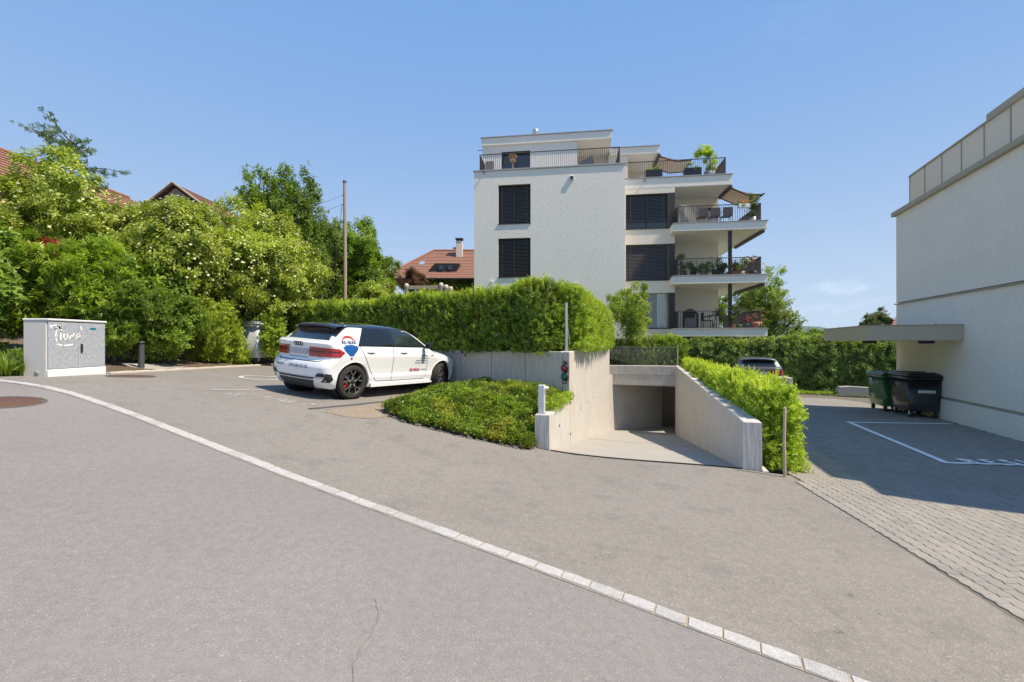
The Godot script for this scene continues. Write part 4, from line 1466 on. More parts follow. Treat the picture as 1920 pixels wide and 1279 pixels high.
func dress(t: Node3D, b: Body, shell: Mesh, paint: Material, roof: Material, lettered: bool) -> void:
	var body := part("body", shell, paint, t)
	# wells and floor
	var under := Shape.new()
	under.box(Vector3(0.25, 0.2, -0.62), Vector3(3.75, 0.35, 0.62))
	for ax in b.axles:
		for s in [-1.0, 1.0]:
			under.lathe([[0.36, 0.0], [0.36, 0.26], [0.0, 0.26]], 24, Transform3D(Basis(Vector3.RIGHT, -PI / 2 * s), Vector3(ax, 0.315, 0.78 * s)))
	part("underbody", under, M.black, t)
	for q in [[0.66, 1.0, 0.0], [3.22, 1.0, 22.0], [0.66, -1.0, 0.0], [3.22, -1.0, 22.0]]:
		var r := Basis(Vector3.UP, deg_to_rad(q[2] if lettered else 0.0) + (0.0 if q[1] > 0 else PI))
		wheel(t, Transform3D(r, Vector3(q[0], 0.315, 0.745 * q[1])), not lettered)
	# roof skin with the rear spoiler lip
	if lettered:
		part("roof", b.drape(P([[0.36, -0.66], [0.36, 0.66], [0.6, 0.64], [1.4, 0.66], [2.0, 0.62], [2.36, 0.58], [2.36, -0.58], [2.0, -0.62], [1.4, -0.66], [0.6, -0.64]]), "roof", 0.005, 0.07), roof, t)
	var spoil := Shape.new()
	spoil.soft(true)
	var lip := [[0.64, 1.396], [0.5, 1.388], [0.36, 1.366], [0.335, 1.352], [0.35, 1.33], [0.5, 1.285], [0.64, 1.3]]
	for k in 16:
		var za := -0.6 + k * 1.2 / 16.0
		var zb := -0.6 + (k + 1) * 1.2 / 16.0
		var da := 0.055 * (za / 0.7) ** 2 + 0.03 * (za / 0.7) ** 6
		var db := 0.055 * (zb / 0.7) ** 2 + 0.03 * (zb / 0.7) ** 6
		var ea := 0.06 * (za / 0.6) ** 4
		var eb := 0.06 * (zb / 0.6) ** 4
		for j in lip.size():
			var m := (j + 1) % lip.size()
			spoil.face([Vector3(lip[j][0] + ea, lip[j][1] - da, za), Vector3(lip[m][0] + ea, lip[m][1] - da, za), Vector3(lip[m][0] + eb, lip[m][1] - db, zb), Vector3(lip[j][0] + eb, lip[j][1] - db, zb)], Vector3(0.52 + ea, 1.34 - da, (za + zb) / 2.0))
	part("spoiler", spoil, roof, t)
	var fin := Shape.new().prism(P([[0.8, 1.4], [0.95, 1.4], [0.84, 1.45], [0.8, 1.45]]), -0.014, 0.014)
	part("antenna", fin, M.car_black, t)
	# glass
	for s in ["side", "left"]:
		part("rear_window", b.drape(P([[0.77, 0.995], [1.55, 1.0], [1.62, 1.005], [1.6, 1.325], [1.1, 1.32], [0.96, 1.3]]), s), M.tint, t)
		part("front_window", b.drape(P([[1.7, 1.005], [2.56, 1.0], [2.54, 1.02], [2.22, 1.235], [2.0, 1.305], [1.68, 1.33]]), s), M.tint_front, t)
		part("window_trim", b.drape(P([[0.73, 0.978], [2.68, 0.975], [2.6, 1.03], [2.24, 1.265], [2.0, 1.34], [1.62, 1.358], [1.08, 1.345], [0.93, 1.31]]), s, 0.003), M.car_black, t)
		var m := 1.0 if s == "side" else -1.0
		# door gaps, handles, mirror, sill
		for ax in b.axles:
			var lipr := []
			for k in 23:
				var an := deg_to_rad(-14.0 + k * 208.0 / 22.0)
				var c := Vector2(ax + cos(an) * 0.376, 0.315 + sin(an) * 0.376)
				lipr.append(b.drop(Vector3(c.x, c.y, 0.4 * m), Vector3(c.x, c.y, 1.1 * m)) + Vector3(0, 0, -0.004 * m))
			part("arch_lip", Shape.new().tube(lipr, [0.014], 6), paint, t)
		part("door_gap", b.seam([[1.63, 0.978], [1.64, 0.7], [1.63, 0.4], [1.61, 0.3]], s), M.gap, t)
		part("door_gap", b.seam([[0.78, 0.975], [0.88, 0.8], [0.99, 0.62], [1.1, 0.44], [1.2, 0.31], [1.61, 0.295], [2.6, 0.295], [2.68, 0.4], [2.7, 0.965]], s), M.gap, t)
		part("fuel_seam", b.seam([[0.72, 0.98], [0.6, 0.985], [0.42, 1.0]], s, 0.008), M.gap, t)
		for x in [1.04, 1.94]:
			var p := b.drop(Vector3(x, 0.87, 0.3 * m), Vector3(x, 0.87, 1.1 * m))
			part("handle_recess", b.drape(P(arc(Vector2(x, 0.865), 0.045, 0, 360, 12)), s, 0.003), mat(0.3, 0.3, 0.31, 0.5), t)
			part("door_handle", Shape.new().box(p + Vector3(-0.1, -0.012, -0.02), p + Vector3(0.1, 0.018, 0.03) if m > 0 else p + Vector3(0.1, 0.018, 0.02), 0.012) if m > 0 else Shape.new().box(p + Vector3(-0.1, -0.012, -0.03), p + Vector3(0.1, 0.018, 0.02), 0.012), paint, t)
		var mp := b.drop(Vector3(2.58, 0.98, 0.3 * m), Vector3(2.58, 0.98, 1.1 * m))
		part("mirror", Shape.new().box(Vector3(2.52, 0.96, mp.z + 0.06 * m).min(Vector3(2.52, 0.96, mp.z + 0.24 * m)), Vector3(2.62, 1.09, mp.z + 0.24 * m).max(Vector3(2.62, 1.09, mp.z + 0.06 * m)), 0.03).tube([mp + Vector3(0, -0.02, -0.03 * m), Vector3(2.58, 0.99, mp.z + 0.1 * m)], [0.025], 6), M.car_black, t)
		part("side_skirt", Shape.new().prism(P([[1.06, 0.2], [2.84, 0.2], [2.84, 0.24], [2.0, 0.265], [1.06, 0.27]]), 0.8 * m, 0.875 * m), paint, t)
		if lettered:
			part("side_badge", b.drape(P([[2.8, 0.8], [2.88, 0.805], [2.88, 0.825], [2.8, 0.82]]), s), M.gap, t)
	part("tailgate_glass", b.drape(P([[-0.6, 1.065], [0.6, 1.065], [0.57, 1.1], [0.5, 1.3], [-0.5, 1.3], [-0.57, 1.1]]), "rear"), M.tint, t)
	part("windscreen", b.drape(P([[-0.62, 0.99], [0.62, 0.99], [0.56, 1.27], [-0.56, 1.27]]), "nose"), M.tint, t)
	# rear lamps wrap round the corners
	for s in [-1.0, 1.0]:
		var lamp := part("rear_lamp", b.drape(P([[0.3 * s, 0.915], [0.72 * s, 0.93], [0.72 * s, 0.77], [0.52 * s, 0.755], [0.42 * s, 0.775]]), "rear", 0.012, 0.06), M.lamp_red, t)
		part("lamp_inset", b.drape(P([[0.47 * s, 0.875], [0.68 * s, 0.885], [0.68 * s, 0.845], [0.49 * s, 0.835]]), "rear", 0.015, 0.06), M.lamp_dark, lamp)
		part("lamp_side", b.drape(P([[0.1, 0.935], [0.32, 0.92], [0.43, 0.855], [0.34, 0.785], [0.1, 0.76]]), "side" if s > 0 else "left", 0.012, 0.05), M.lamp_red, lamp)
		part("lamp_bar", b.drape(P([[0.1, 0.885], [0.32, 0.875], [0.34, 0.845], [0.1, 0.84]]), "side" if s > 0 else "left", 0.015, 0.05), M.lamp_dark, lamp)
	# tailgate gap, plate, bumper trim
	part("tailgate_gap", b.seam([[-0.64, 1.0], [-0.66, 0.94]], "rear"), M.gap, t)
	part("tailgate_gap", b.seam([[-0.62, 0.7], [-0.52, 0.675], [0.52, 0.675], [0.62, 0.7]], "rear", 0.012), M.gap, t)
	part("number_plate", b.drape(P([[-0.25, 0.785], [0.25, 0.785], [0.25, 0.89], [-0.25, 0.89]]), "rear", 0.015, 0.3), mat(0.45, 0.45, 0.46, 0.5), t)
	var lowest := part("rear_diffuser", b.drape(P([[-0.42, 0.2], [0.42, 0.2], [0.5, 0.345], [-0.5, 0.345]]), "rear", 0.012), mat(0.035, 0.035, 0.037, 0.6), t)
	part("bumper_strip", b.drape(P([[-0.72, 0.4], [0.72, 0.4], [0.72, 0.37], [-0.72, 0.37]]), "rear", 0.016), M.black, lowest)
	for s in [-1.0, 1.0]:
		part("bumper_vent", b.drape(P([[0.52 * s, 0.375], [0.62 * s, 0.48], [0.74 * s, 0.48], [0.74 * s, 0.32], [0.58 * s, 0.32]]), "rear", 0.018), M.black, lowest)
		part("bumper_vent", b.drape(P([[0.11, 0.48], [0.2, 0.465], [0.23, 0.38], [0.18, 0.32], [0.11, 0.32]]), "side" if s > 0 else "left", 0.01), M.black, lowest)
	for s in [-1.0, 1.0]:
		part("headlamp", b.drape(P([[0.4 * s, 0.66], [0.68 * s, 0.7], [0.68 * s, 0.78], [0.42 * s, 0.73]]), "nose"), M.tint_front, t)
	if not lettered:
		return
	# four linked rings
	for i in 4:
		var cx := -0.09 + i * 0.06
		var ring := Shape.new()
		var loop := []
		for k in 17:
			var a := TAU * k / 16.0
			var pr := b.drop(Vector3(0.9, 0.975 + sin(a) * 0.036, cx + cos(a) * 0.036), Vector3(-0.3, 0.975 + sin(a) * 0.036, cx + cos(a) * 0.036))
			loop.append(pr + Vector3(-0.006, 0, 0))
		ring.tube(loop, [0.0065], 5, false)
		part("emblem_ring", ring, M.gap, t)
	# balloon emblem on the rear pillar and quarter
	var red := mat(0.42, 0.025, 0.03, 0.4)
	var blue := mat(0.006, 0.085, 0.3, 0.4)
	var navy := mat(0.03, 0.045, 0.12, 0.4)
	part("emblem_cap", b.drape(P(arc(Vector2(0.54, 1.005), 0.165, 28, 152, 14) + arc(Vector2(0.54, 0.945), 0.18, 138, 42, 12)), "side", 0.005, 0.04), red, t)
	part("emblem_bag", b.drape(P([[0.4, 0.965]] + arc(Vector2(0.57, 0.7), 0.305, 118, 62, 8) + [[0.74, 0.965], [0.71, 0.9], [0.61, 0.8], [0.53, 0.8], [0.43, 0.9]]), "side", 0.006, 0.04), blue, t)
	part("emblem_basket", b.drape(P([[0.545, 0.77], [0.595, 0.77], [0.585, 0.74], [0.555, 0.74]]), "side", 0.006, 0.04), navy, t)
	draped_text(b, t, "RE/MAX", 0.54, 1.045, 0.085, "side", navy, true)
	draped_text(b, t, "RE/MAX", 2.3, 0.5, 0.082, "side", red, true)
	draped_text(b, t, "079 600 55 55", 0.13, 0.575, 0.082, "rear", mat(0.2, 0.22, 0.3, 0.5), true)
	# small print that cannot be read: rows of word-length strokes
	rng.seed = 9
	for q in [[2.66, 0.79, 0.18, 0.03], [2.66, 0.735, 0.22, 0.02], [2.66, 0.685, 0.3, 0.018], [2.66, 0.635, 0.38, 0.018], [2.66, 0.49, 0.17, 0.018]]:
		var x: float = q[0]
		while x > q[0] - q[2]:
			var w := rng.randf_range(0.018, 0.05)
			part("small_print", b.drape(P([[x - w, q[1]], [x, q[1]], [x, q[1] + q[3]], [x - w, q[1] + q[3]]]), "side", 0.005, 0.1), mat(0.14, 0.15, 0.22, 0.5), t)
			x -= w + 0.012
	var zz := 0.55
	while zz > 0.34:
		var w2 := rng.randf_range(0.02, 0.05)
		part("small_print", b.drape(P([[-zz, 0.555], [-zz + w2, 0.555], [-zz + w2, 0.595], [-zz, 0.595]]), "rear", 0.005, 0.1), mat(0.25, 0.27, 0.33, 0.5), t)
		zz -= w2 + 0.014
	zz = 0.27
	while zz > -0.27:
		var w3 := rng.randf_range(0.02, 0.05)
		part("small_print", b.drape(P([[-zz, 0.725], [-zz + w3, 0.725], [-zz + w3, 0.75], [-zz, 0.75]]), "rear", 0.005, 0.1), mat(0.35, 0.37, 0.42, 0.5), t)
		zz -= w3 + 0.014

func draped_text(b: Body, t: Node3D, words: String, cx: float, y: float, high: float, how: String, m: Material, bold: bool) -> void:
	# lettering laid on the bodywork, glyph by glyph
	var f := font(bold)
	var size := 48
	var total := f.get_string_size(words, HORIZONTAL_ALIGNMENT_LEFT, -1, size).x
	var k := high / 48.0
	var x := -total * k / 2.0
	for ch in words:
		var adv := f.get_string_size(ch, HORIZONTAL_ALIGNMENT_LEFT, -1, size).x * k
		if ch != " ":
			var p: Vector3
			if how == "side":
				p = b.drop(Vector3(cx + x + adv / 2, y, 0.3), Vector3(cx + x + adv / 2, y, 1.1))
			else:
				p = b.drop(Vector3(0.9, y, cx + x + adv / 2), Vector3(-0.3, y, cx + x + adv / 2))
			var n := b.grad(p)
			var r := Vector3.RIGHT if how == "side" else Vector3.BACK
			r = (r - n * r.dot(n)).normalized()
			text_on(ch, high, m, t, Transform3D(Basis(r, n.cross(r), n), p + n * 0.009), "letter", bold)
		x += adv

# ------------------------------------------------------------------ street things
func make_street_things() -> void:
	# distribution cabinet
	var cb := Basis(Vector3(0, 0, -1), Vector3.UP, Vector3(1, 0, 0))
	var c := thing("electrical_cabinet", "grey galvanised electrical cabinet with white graffiti and pale concrete body", "cabinet", v(-8.03, -0.62, 8.42), cb)
	part("body", Shape.new().box(Vector3(-0.56, -0.25, -0.42), Vector3(0.56, 0.985, -0.02), 0.01), M.cast_white, c)
	part("plinth", Shape.new().box(Vector3(-0.56, -0.25, -0.018), Vector3(0.56, 0.135, 0.02), 0.008), mat(0.78, 0.77, 0.74, 0.8), c)
	part("roof", Shape.new().box(Vector3(-0.57, 0.987, -0.43), Vector3(0.57, 1.025, 0.03), 0.01), mat(0.66, 0.66, 0.65, 0.7), c)
	part("door", Shape.new().box(Vector3(-0.545, 0.145, -0.018), Vector3(-0.003, 0.975, 0.012), 0.006), M.zinc, c)
	var dr := part("door", Shape.new().box(Vector3(0.003, 0.145, -0.018), Vector3(0.545, 0.975, 0.012), 0.006), M.zinc, c)
	part("handle", Shape.new().box(Vector3(0.03, 0.42, 0.012), Vector3(0.07, 0.58, 0.03), 0.006), M.black, dr)
	part("label_plate", Shape.new().box(Vector3(0.22, 0.85, 0.012), Vector3(0.34, 0.885, 0.017), 0.002), mat(0.0, 0.16, 0.22, 0.5), dr)
	part("vent", Shape.new().lathe([[0.0, 0.012], [0.035, 0.012], [0.045, 0.0]], 16, Transform3D(Basis(Vector3.BACK, PI / 2), Vector3(-0.56, -0.02 + 0.1, -0.18))), mat(0.3, 0.29, 0.27, 0.7), c)
	var gr := Shape.new()
	for line in [[[-0.48, 0.9], [-0.4, 0.92], [-0.33, 0.86], [-0.44, 0.84], [-0.32, 0.9], [-0.34, 0.8], [-0.38, 0.9]], [[-0.42, 0.82], [-0.43, 0.7], [-0.41, 0.63]], [[-0.34, 0.78], [-0.34, 0.66]], [[-0.28, 0.76], [-0.29, 0.67], [-0.22, 0.67], [-0.22, 0.76]], [[-0.17, 0.68], [-0.17, 0.76], [-0.11, 0.7], [-0.1, 0.77]], [[-0.05, 0.68], [-0.04, 0.77], [0.02, 0.76], [0.02, 0.7], [-0.04, 0.72]], [[-0.4, 0.58], [-0.3, 0.55], [-0.12, 0.57]], [[0.05, 0.84], [0.04, 0.9]], [[-0.5, 0.86], [-0.52, 0.9]]]:
		for i in line.size() - 1:
			var a := Vector2(line[i][0], line[i][1])
			var b := Vector2(line[i + 1][0], line[i + 1][1])
			var o := (b - a).normalized().orthogonal() * 0.0125
			var e := (b - a).normalized() * 0.008
			gr.face([Vector3(a.x - e.x + o.x, a.y - e.y + o.y, 0.0145), Vector3(a.x - e.x - o.x, a.y - e.y - o.y, 0.0145), Vector3(b.x + e.x - o.x, b.y + e.y - o.y, 0.0145), Vector3(b.x + e.x + o.x, b.y + e.y + o.y, 0.0145)], Vector3(0, 0, -9))
	part("graffiti", gr, mat(0.85, 0.85, 0.84, 0.7), c)
	# bollard lamp
	var bo := thing("bollard", "dark grey round bollard with a flat cap beside the shrubs", "bollard", v(-8.6, G(-8.6, 10.55) - 0.02, 10.55))
	part("post", Shape.new().lathe([[0.062, 0.0], [0.062, 0.6]], 20), mat(0.1, 0.1, 0.11, 0.45, 0.4), bo)
	part("light_gap", Shape.new().lathe([[0.05, 0.6], [0.05, 0.635]], 20), M.black, bo)
	part("cap", Shape.new().lathe([[0.062, 0.635], [0.062, 0.66], [0.056, 0.668], [0.0, 0.668]], 20), mat(0.1, 0.1, 0.11, 0.45, 0.4), bo)
	# wheeled bins
	var bb := Basis(Vector3(0.941, 0, 0.339), Vector3.UP, Vector3(-0.339, 0, 0.941))
	var p := Vector2(10.8, 12.4) + Vector2(0.941, -0.339) * 0.39 + Vector2(0.339, 0.941) * 0.63
	bin("wheeled_bin", "black four-wheeled waste bin with a white label by the white wall", v(p.x, G(p.x, p.y), p.y), bb, gloss(mat(0.018, 0.018, 0.02, 0.4), 0.4), true)
	p = Vector2(11.2, 13.72) + Vector2(0.941, -0.339) * 0.37 + Vector2(0.339, 0.941) * 0.63
	bin("wheeled_bin", "green four-wheeled waste bin behind the black one by the wall", v(p.x, G(p.x, p.y), p.y), bb, gloss(mat(0.03, 0.11, 0.035, 0.4), 0.4), false)
	bin("wheeled_bin", "galvanised steel waste container half hidden in the shrubs behind the car", v(-8.45, G(-8.4, 15.0) + 0.02, 15.1), yaw(-12.0) * Basis.from_scale(Vector3(1.45, 1.13, 1.0)), M.zinc, false)
	# utility pole with two wires
	var u := thing("utility_pole", "weathered wooden utility pole rising in front of the trees", "pole", v(-7.36, -0.3, 20.0))
	part("pole", Shape.new().tube([Vector3(0, -0.5, 0), Vector3(0.02, 3.5, 0), Vector3(0.0, 7.32, 0)], [0.085, 0.078, 0.068], 12), M.wood_grey, u)
	part("cap", Shape.new().lathe([[0.085, 7.3], [0.085, 7.38], [0.0, 7.42]], 10), M.dark_metal, u)
	for q in [[6.75, 0], [6.35, 1]]:
		part("wire", Shape.new().tube([Vector3(-0.06, q[0], 0), Vector3(-3.5, q[0] - 0.6, -1.5), Vector3(-9.0, q[0] - 0.9 - q[1] * 0.3, -4.0)], [0.006], 4), M.dark_metal, u)
		part("insulator", rod(Vector3(-0.13, q[0], 0), Vector3(0.0, q[0], 0), 0.03, 6), M.white, u)
	part("down_cable", Shape.new().tube([Vector3(-0.1, 6.3, 0.05), Vector3(-0.3, 4.4, 0.05), Vector3(-0.55, 2.6, 0.05)], [0.01], 4), M.dark_metal, u)
	# planting stake
	var st := thing("wooden_stake", "thin pale wooden stake at the near end of the hedge", "stake", v(3.78, G(3.78, 6.3) - 0.03, 6.3))
	part("stake", Shape.new().tube([Vector3(0, -0.1, 0), Vector3(-0.012, 0.5, 0), Vector3(0.0, 0.985, 0)], [0.021, 0.02, 0.019], 8), M.stake, st)
	part("tip", Shape.new().lathe([[0.019, 0.983], [0.012, 0.995], [0.0, 0.998]], 8), M.stake, st)
	# low stone block by the far hedge
	var bs := thing("stone_block", "long low pale stone block lying before the far hedge", "stone", v(15.6, -2.42, 20.6), yaw(-18.0))
	part("block", Shape.new().prism(P([[-0.75, 0.0], [0.75, 0.0], [0.74, 0.26], [0.66, 0.36], [-0.3, 0.4], [-0.68, 0.37], [-0.76, 0.25]]), -0.2, 0.2), M.granite_b, bs)
	# chain link fence above the garage mouth
	var fr := rp(RL + 0.18, 0.0, -1.075)
	var fb := Basis(Vector3(RA.x, 0, -RA.y), Vector3.UP, Vector3(-RD.x, 0, RD.y))
	var f := thing("chain_link_fence", "low chain link fence on top of the garage lintel", "fence", fr, fb)
	for x in [-0.1, RW + 0.12]:
		part("post", rod(Vector3(x, 0.0, 0), Vector3(x, 0.95 if x > 2.0 else 0.86, 0), 0.024), M.steel, f)
	part("top_wire", rod(Vector3(-0.1, 0.84, 0), Vector3(RW + 0.12, 0.84, 0), 0.005, 5), M.steel, f)
	var mesh := Shape.new()
	for i in 70:
		for g in [-1.0, 1.0]:
			var x0 := -0.95 + i * 0.06
			var xa := x0
			var xb := x0 + 0.82
			var ya := 0.02 if g > 0 else 0.84
			var yb := 0.84 if g > 0 else 0.02
			var lo := clampf((-0.1 - xa) / 0.82, 0.0, 1.0)
			var hi := clampf((RW + 0.12 - xa) / 0.82, 0.0, 1.0)
			if hi - lo < 0.02:
				continue
			mesh.tube([Vector3(lerpf(xa, xb, lo), lerpf(ya, yb, lo), 0), Vector3(lerpf(xa, xb, hi), lerpf(ya, yb, hi), 0)], [0.0016], 3, false)
	part("wire_mesh", mesh, M.steel, f)
	# fence posts along the tall ramp wall
	var fp := thing("wire_fence", "galvanised fence posts with wires along the tall ramp wall", "fence", rp(2.32, -0.1, -0.2), fb)
	for i in 6:
		var z := -i * 1.75
		part("post", rod(Vector3(0, 0, z), Vector3(0, 1.03 if i == 0 else 0.98, z), 0.03 if i == 0 else 0.02), M.steel, fp)
	for y in [0.35, 0.68, 0.95]:
		part("wire", rod(Vector3(0, y, 0), Vector3(0, y, -8.8), 0.003, 4), M.steel, fp)
	part("brace", rod(Vector3(0, 0.75, 0.0), Vector3(0, 0.02, -0.6), 0.012, 6), M.steel, fp)
	# wooden garden rail behind the hedge
	var w := thing("garden_trellis", "grey wooden garden rail with ball topped posts behind the hedge", "trellis", v(0, 0, 20.0))
	for q in [[-4.64, 2.42], [-3.12, 2.45], [-2.9, 2.36], [-2.7, 2.28]]:
		part("post", Shape.new().lathe([[0.085, -0.3], [0.085, q[1] - 0.05], [0.1, q[1] - 0.03], [0.11, q[1] + 0.06], [0.07, q[1] + 0.14], [0.0, q[1] + 0.16]], 12, at(Vector3(q[0], 0, 0))), mat(0.52, 0.44, 0.38, 0.8), w)
	part("beam", Shape.new().box(Vector3(-4.6, 2.3, -0.06), Vector3(-3.15, 2.46, 0.06), 0.01), M.wood_grey, w)
	for x in [-4.25, -4.12, -3.9]:
		part("upright", Shape.new().box(Vector3(x - 0.05, 0.0, -0.04), Vector3(x + 0.05, 2.28, 0.04), 0.006), mat(0.5, 0.42, 0.35, 0.8), w)

func bin(called: String, label: String, where: Vector3, turn: Basis, m: Material, tagged: bool) -> void:
	var t := thing(called, label, "bin", where, turn, "wheeled bins")
	var s := Shape.new()
	var rings := []
	for q in [[0.33, 0.56, 0.2], [0.345, 0.575, 0.3], [0.375, 0.61, 1.05], [0.4, 0.635, 1.06], [0.4, 0.635, 1.12], [0.38, 0.615, 1.12]]:
		var r := []
		for k in [[-1, -1], [1, -1], [1, 1], [-1, 1]]:
			var a: float = q[0]
			var b: float = q[1]
			var c := 0.07
			var cor := Vector3(k[0] * (a - c), q[2], k[1] * (b - c))
			var a0: float = {[-1, -1]: 180.0, [1, -1]: 270.0, [1, 1]: 0.0, [-1, 1]: 90.0}[k]
			for i in 4:
				var an := deg_to_rad(a0 + i * 30.0)
				r.append(cor + Vector3(cos(an), 0, sin(an)) * c)
		rings.append(r)
	s.soft(true)
	for i in rings.size() - 1:
		for k in 16:
			var n := (k + 1) % 16
			s.face([rings[i][k], rings[i][n], rings[i + 1][n], rings[i + 1][k]], Vector3(0, (rings[i][0].y + rings[i + 1][0].y) / 2.0 - (0.3 if i == 2 else 0.0), 0))
	s.soft(false)
	s.face(rings[0], Vector3(0, 0.6, 0))
	part("body", s, m, t)
	var lid := part("lid", Shape.new().box(Vector3(-0.41, 1.13, -0.65), Vector3(0.41, 1.19, 0.65), 0.025).box(Vector3(-0.34, 1.192, -0.58), Vector3(0.34, 1.225, 0.58), 0.02), m, t)
	part("hinge", rod(Vector3(0.42, 1.15, -0.6), Vector3(0.42, 1.15, 0.6), 0.03), m, lid)
	for z in [-0.3, 0.3]:
		part("lid_rib", Shape.new().box(Vector3(-0.3, 1.227, z - 0.03), Vector3(0.36, 1.245, z + 0.03), 0.008), m, lid)
	for z in [-0.664, 0.664]:
		part("handle", rod(Vector3(-0.25, 1.1, z), Vector3(0.25, 1.1, z), 0.018), m, t)
	for x in [-0.26, 0.26]:
		for z in [-0.45, 0.45]:
			var w := part("caster", Shape.new().lathe([[0.0, -0.03], [0.085, -0.03], [0.1, -0.02], [0.1, 0.02], [0.085, 0.03], [0.0, 0.03]], 20, Transform3D(Basis(Vector3.BACK, PI / 2) * Basis(), Vector3(x, 0.1, z))), M.rubber, t)
			part("fork", Shape.new().box(Vector3(x - 0.045, 0.1, z - 0.05), Vector3(x - 0.036, 0.21, z + 0.03), 0.003).box(Vector3(x + 0.036, 0.1, z - 0.05), Vector3(x + 0.045, 0.21, z + 0.03), 0.003), M.white if tagged else M.steel, w)
	if tagged:
		var l := part("label_plate", Shape.new().box(Vector3(-0.16, 0.7, 0.585), Vector3(0.22, 0.775, 0.604), 0.003), mat(0.62, 0.63, 0.62, 0.5), t)
		part("print", Shape.new().box(Vector3(-0.13, 0.725, 0.6045), Vector3(-0.11, 0.745, 0.606)).box(Vector3(-0.08, 0.73, 0.6045), Vector3(0.19, 0.742, 0.606)), mat(0.25, 0.27, 0.27, 0.6), l)
	else:
		part("sticker", Shape.new().box(Vector3(-0.4, 0.95, -0.3), Vector3(-0.374, 1.0, -0.18), 0.002), M.white, t)

# ------------------------------------------------------------------ neighbouring houses
func tiled(s: Shape, a: Vector3, b: Vector3, c: Vector3, d: Vector3, rows: int) -> void:   # a, b along the eaves; d, c along the ridge; overlapping courses
	var n := (b - a).cross(d - a).normalized()
	if n.y < 0:
		n = -n
	for i in rows:
		var k0 := float(i) / rows
		var k1 := float(i + 1) / rows
		var p := a.lerp(d, k0) + n * 0.05
		var q := b.lerp(c, k0) + n * 0.05
		var r := b.lerp(c, k1) + n * 0.01
		var u := a.lerp(d, k1) + n * 0.01
		s.face([p, q, r, u], p - n * 5.0)
		s.face([p, q, q - n * 0.05, p - n * 0.05], p + (d - a).normalized() * 3.0)

func house(label: String, walls: Array, roofs: Array, m: Material, rows: int) -> Node3D:
	var t := thing("house", label, "house")
	for w in walls:
		part("wall", Shape.new().box(w[0].min(w[1]), w[0].max(w[1])), w[2], t)
	for r in roofs:
		var s := Shape.new()
		tiled(s, r[0], r[1], r[2], r[3], rows)
		part("roof", s, m, t)
	return t

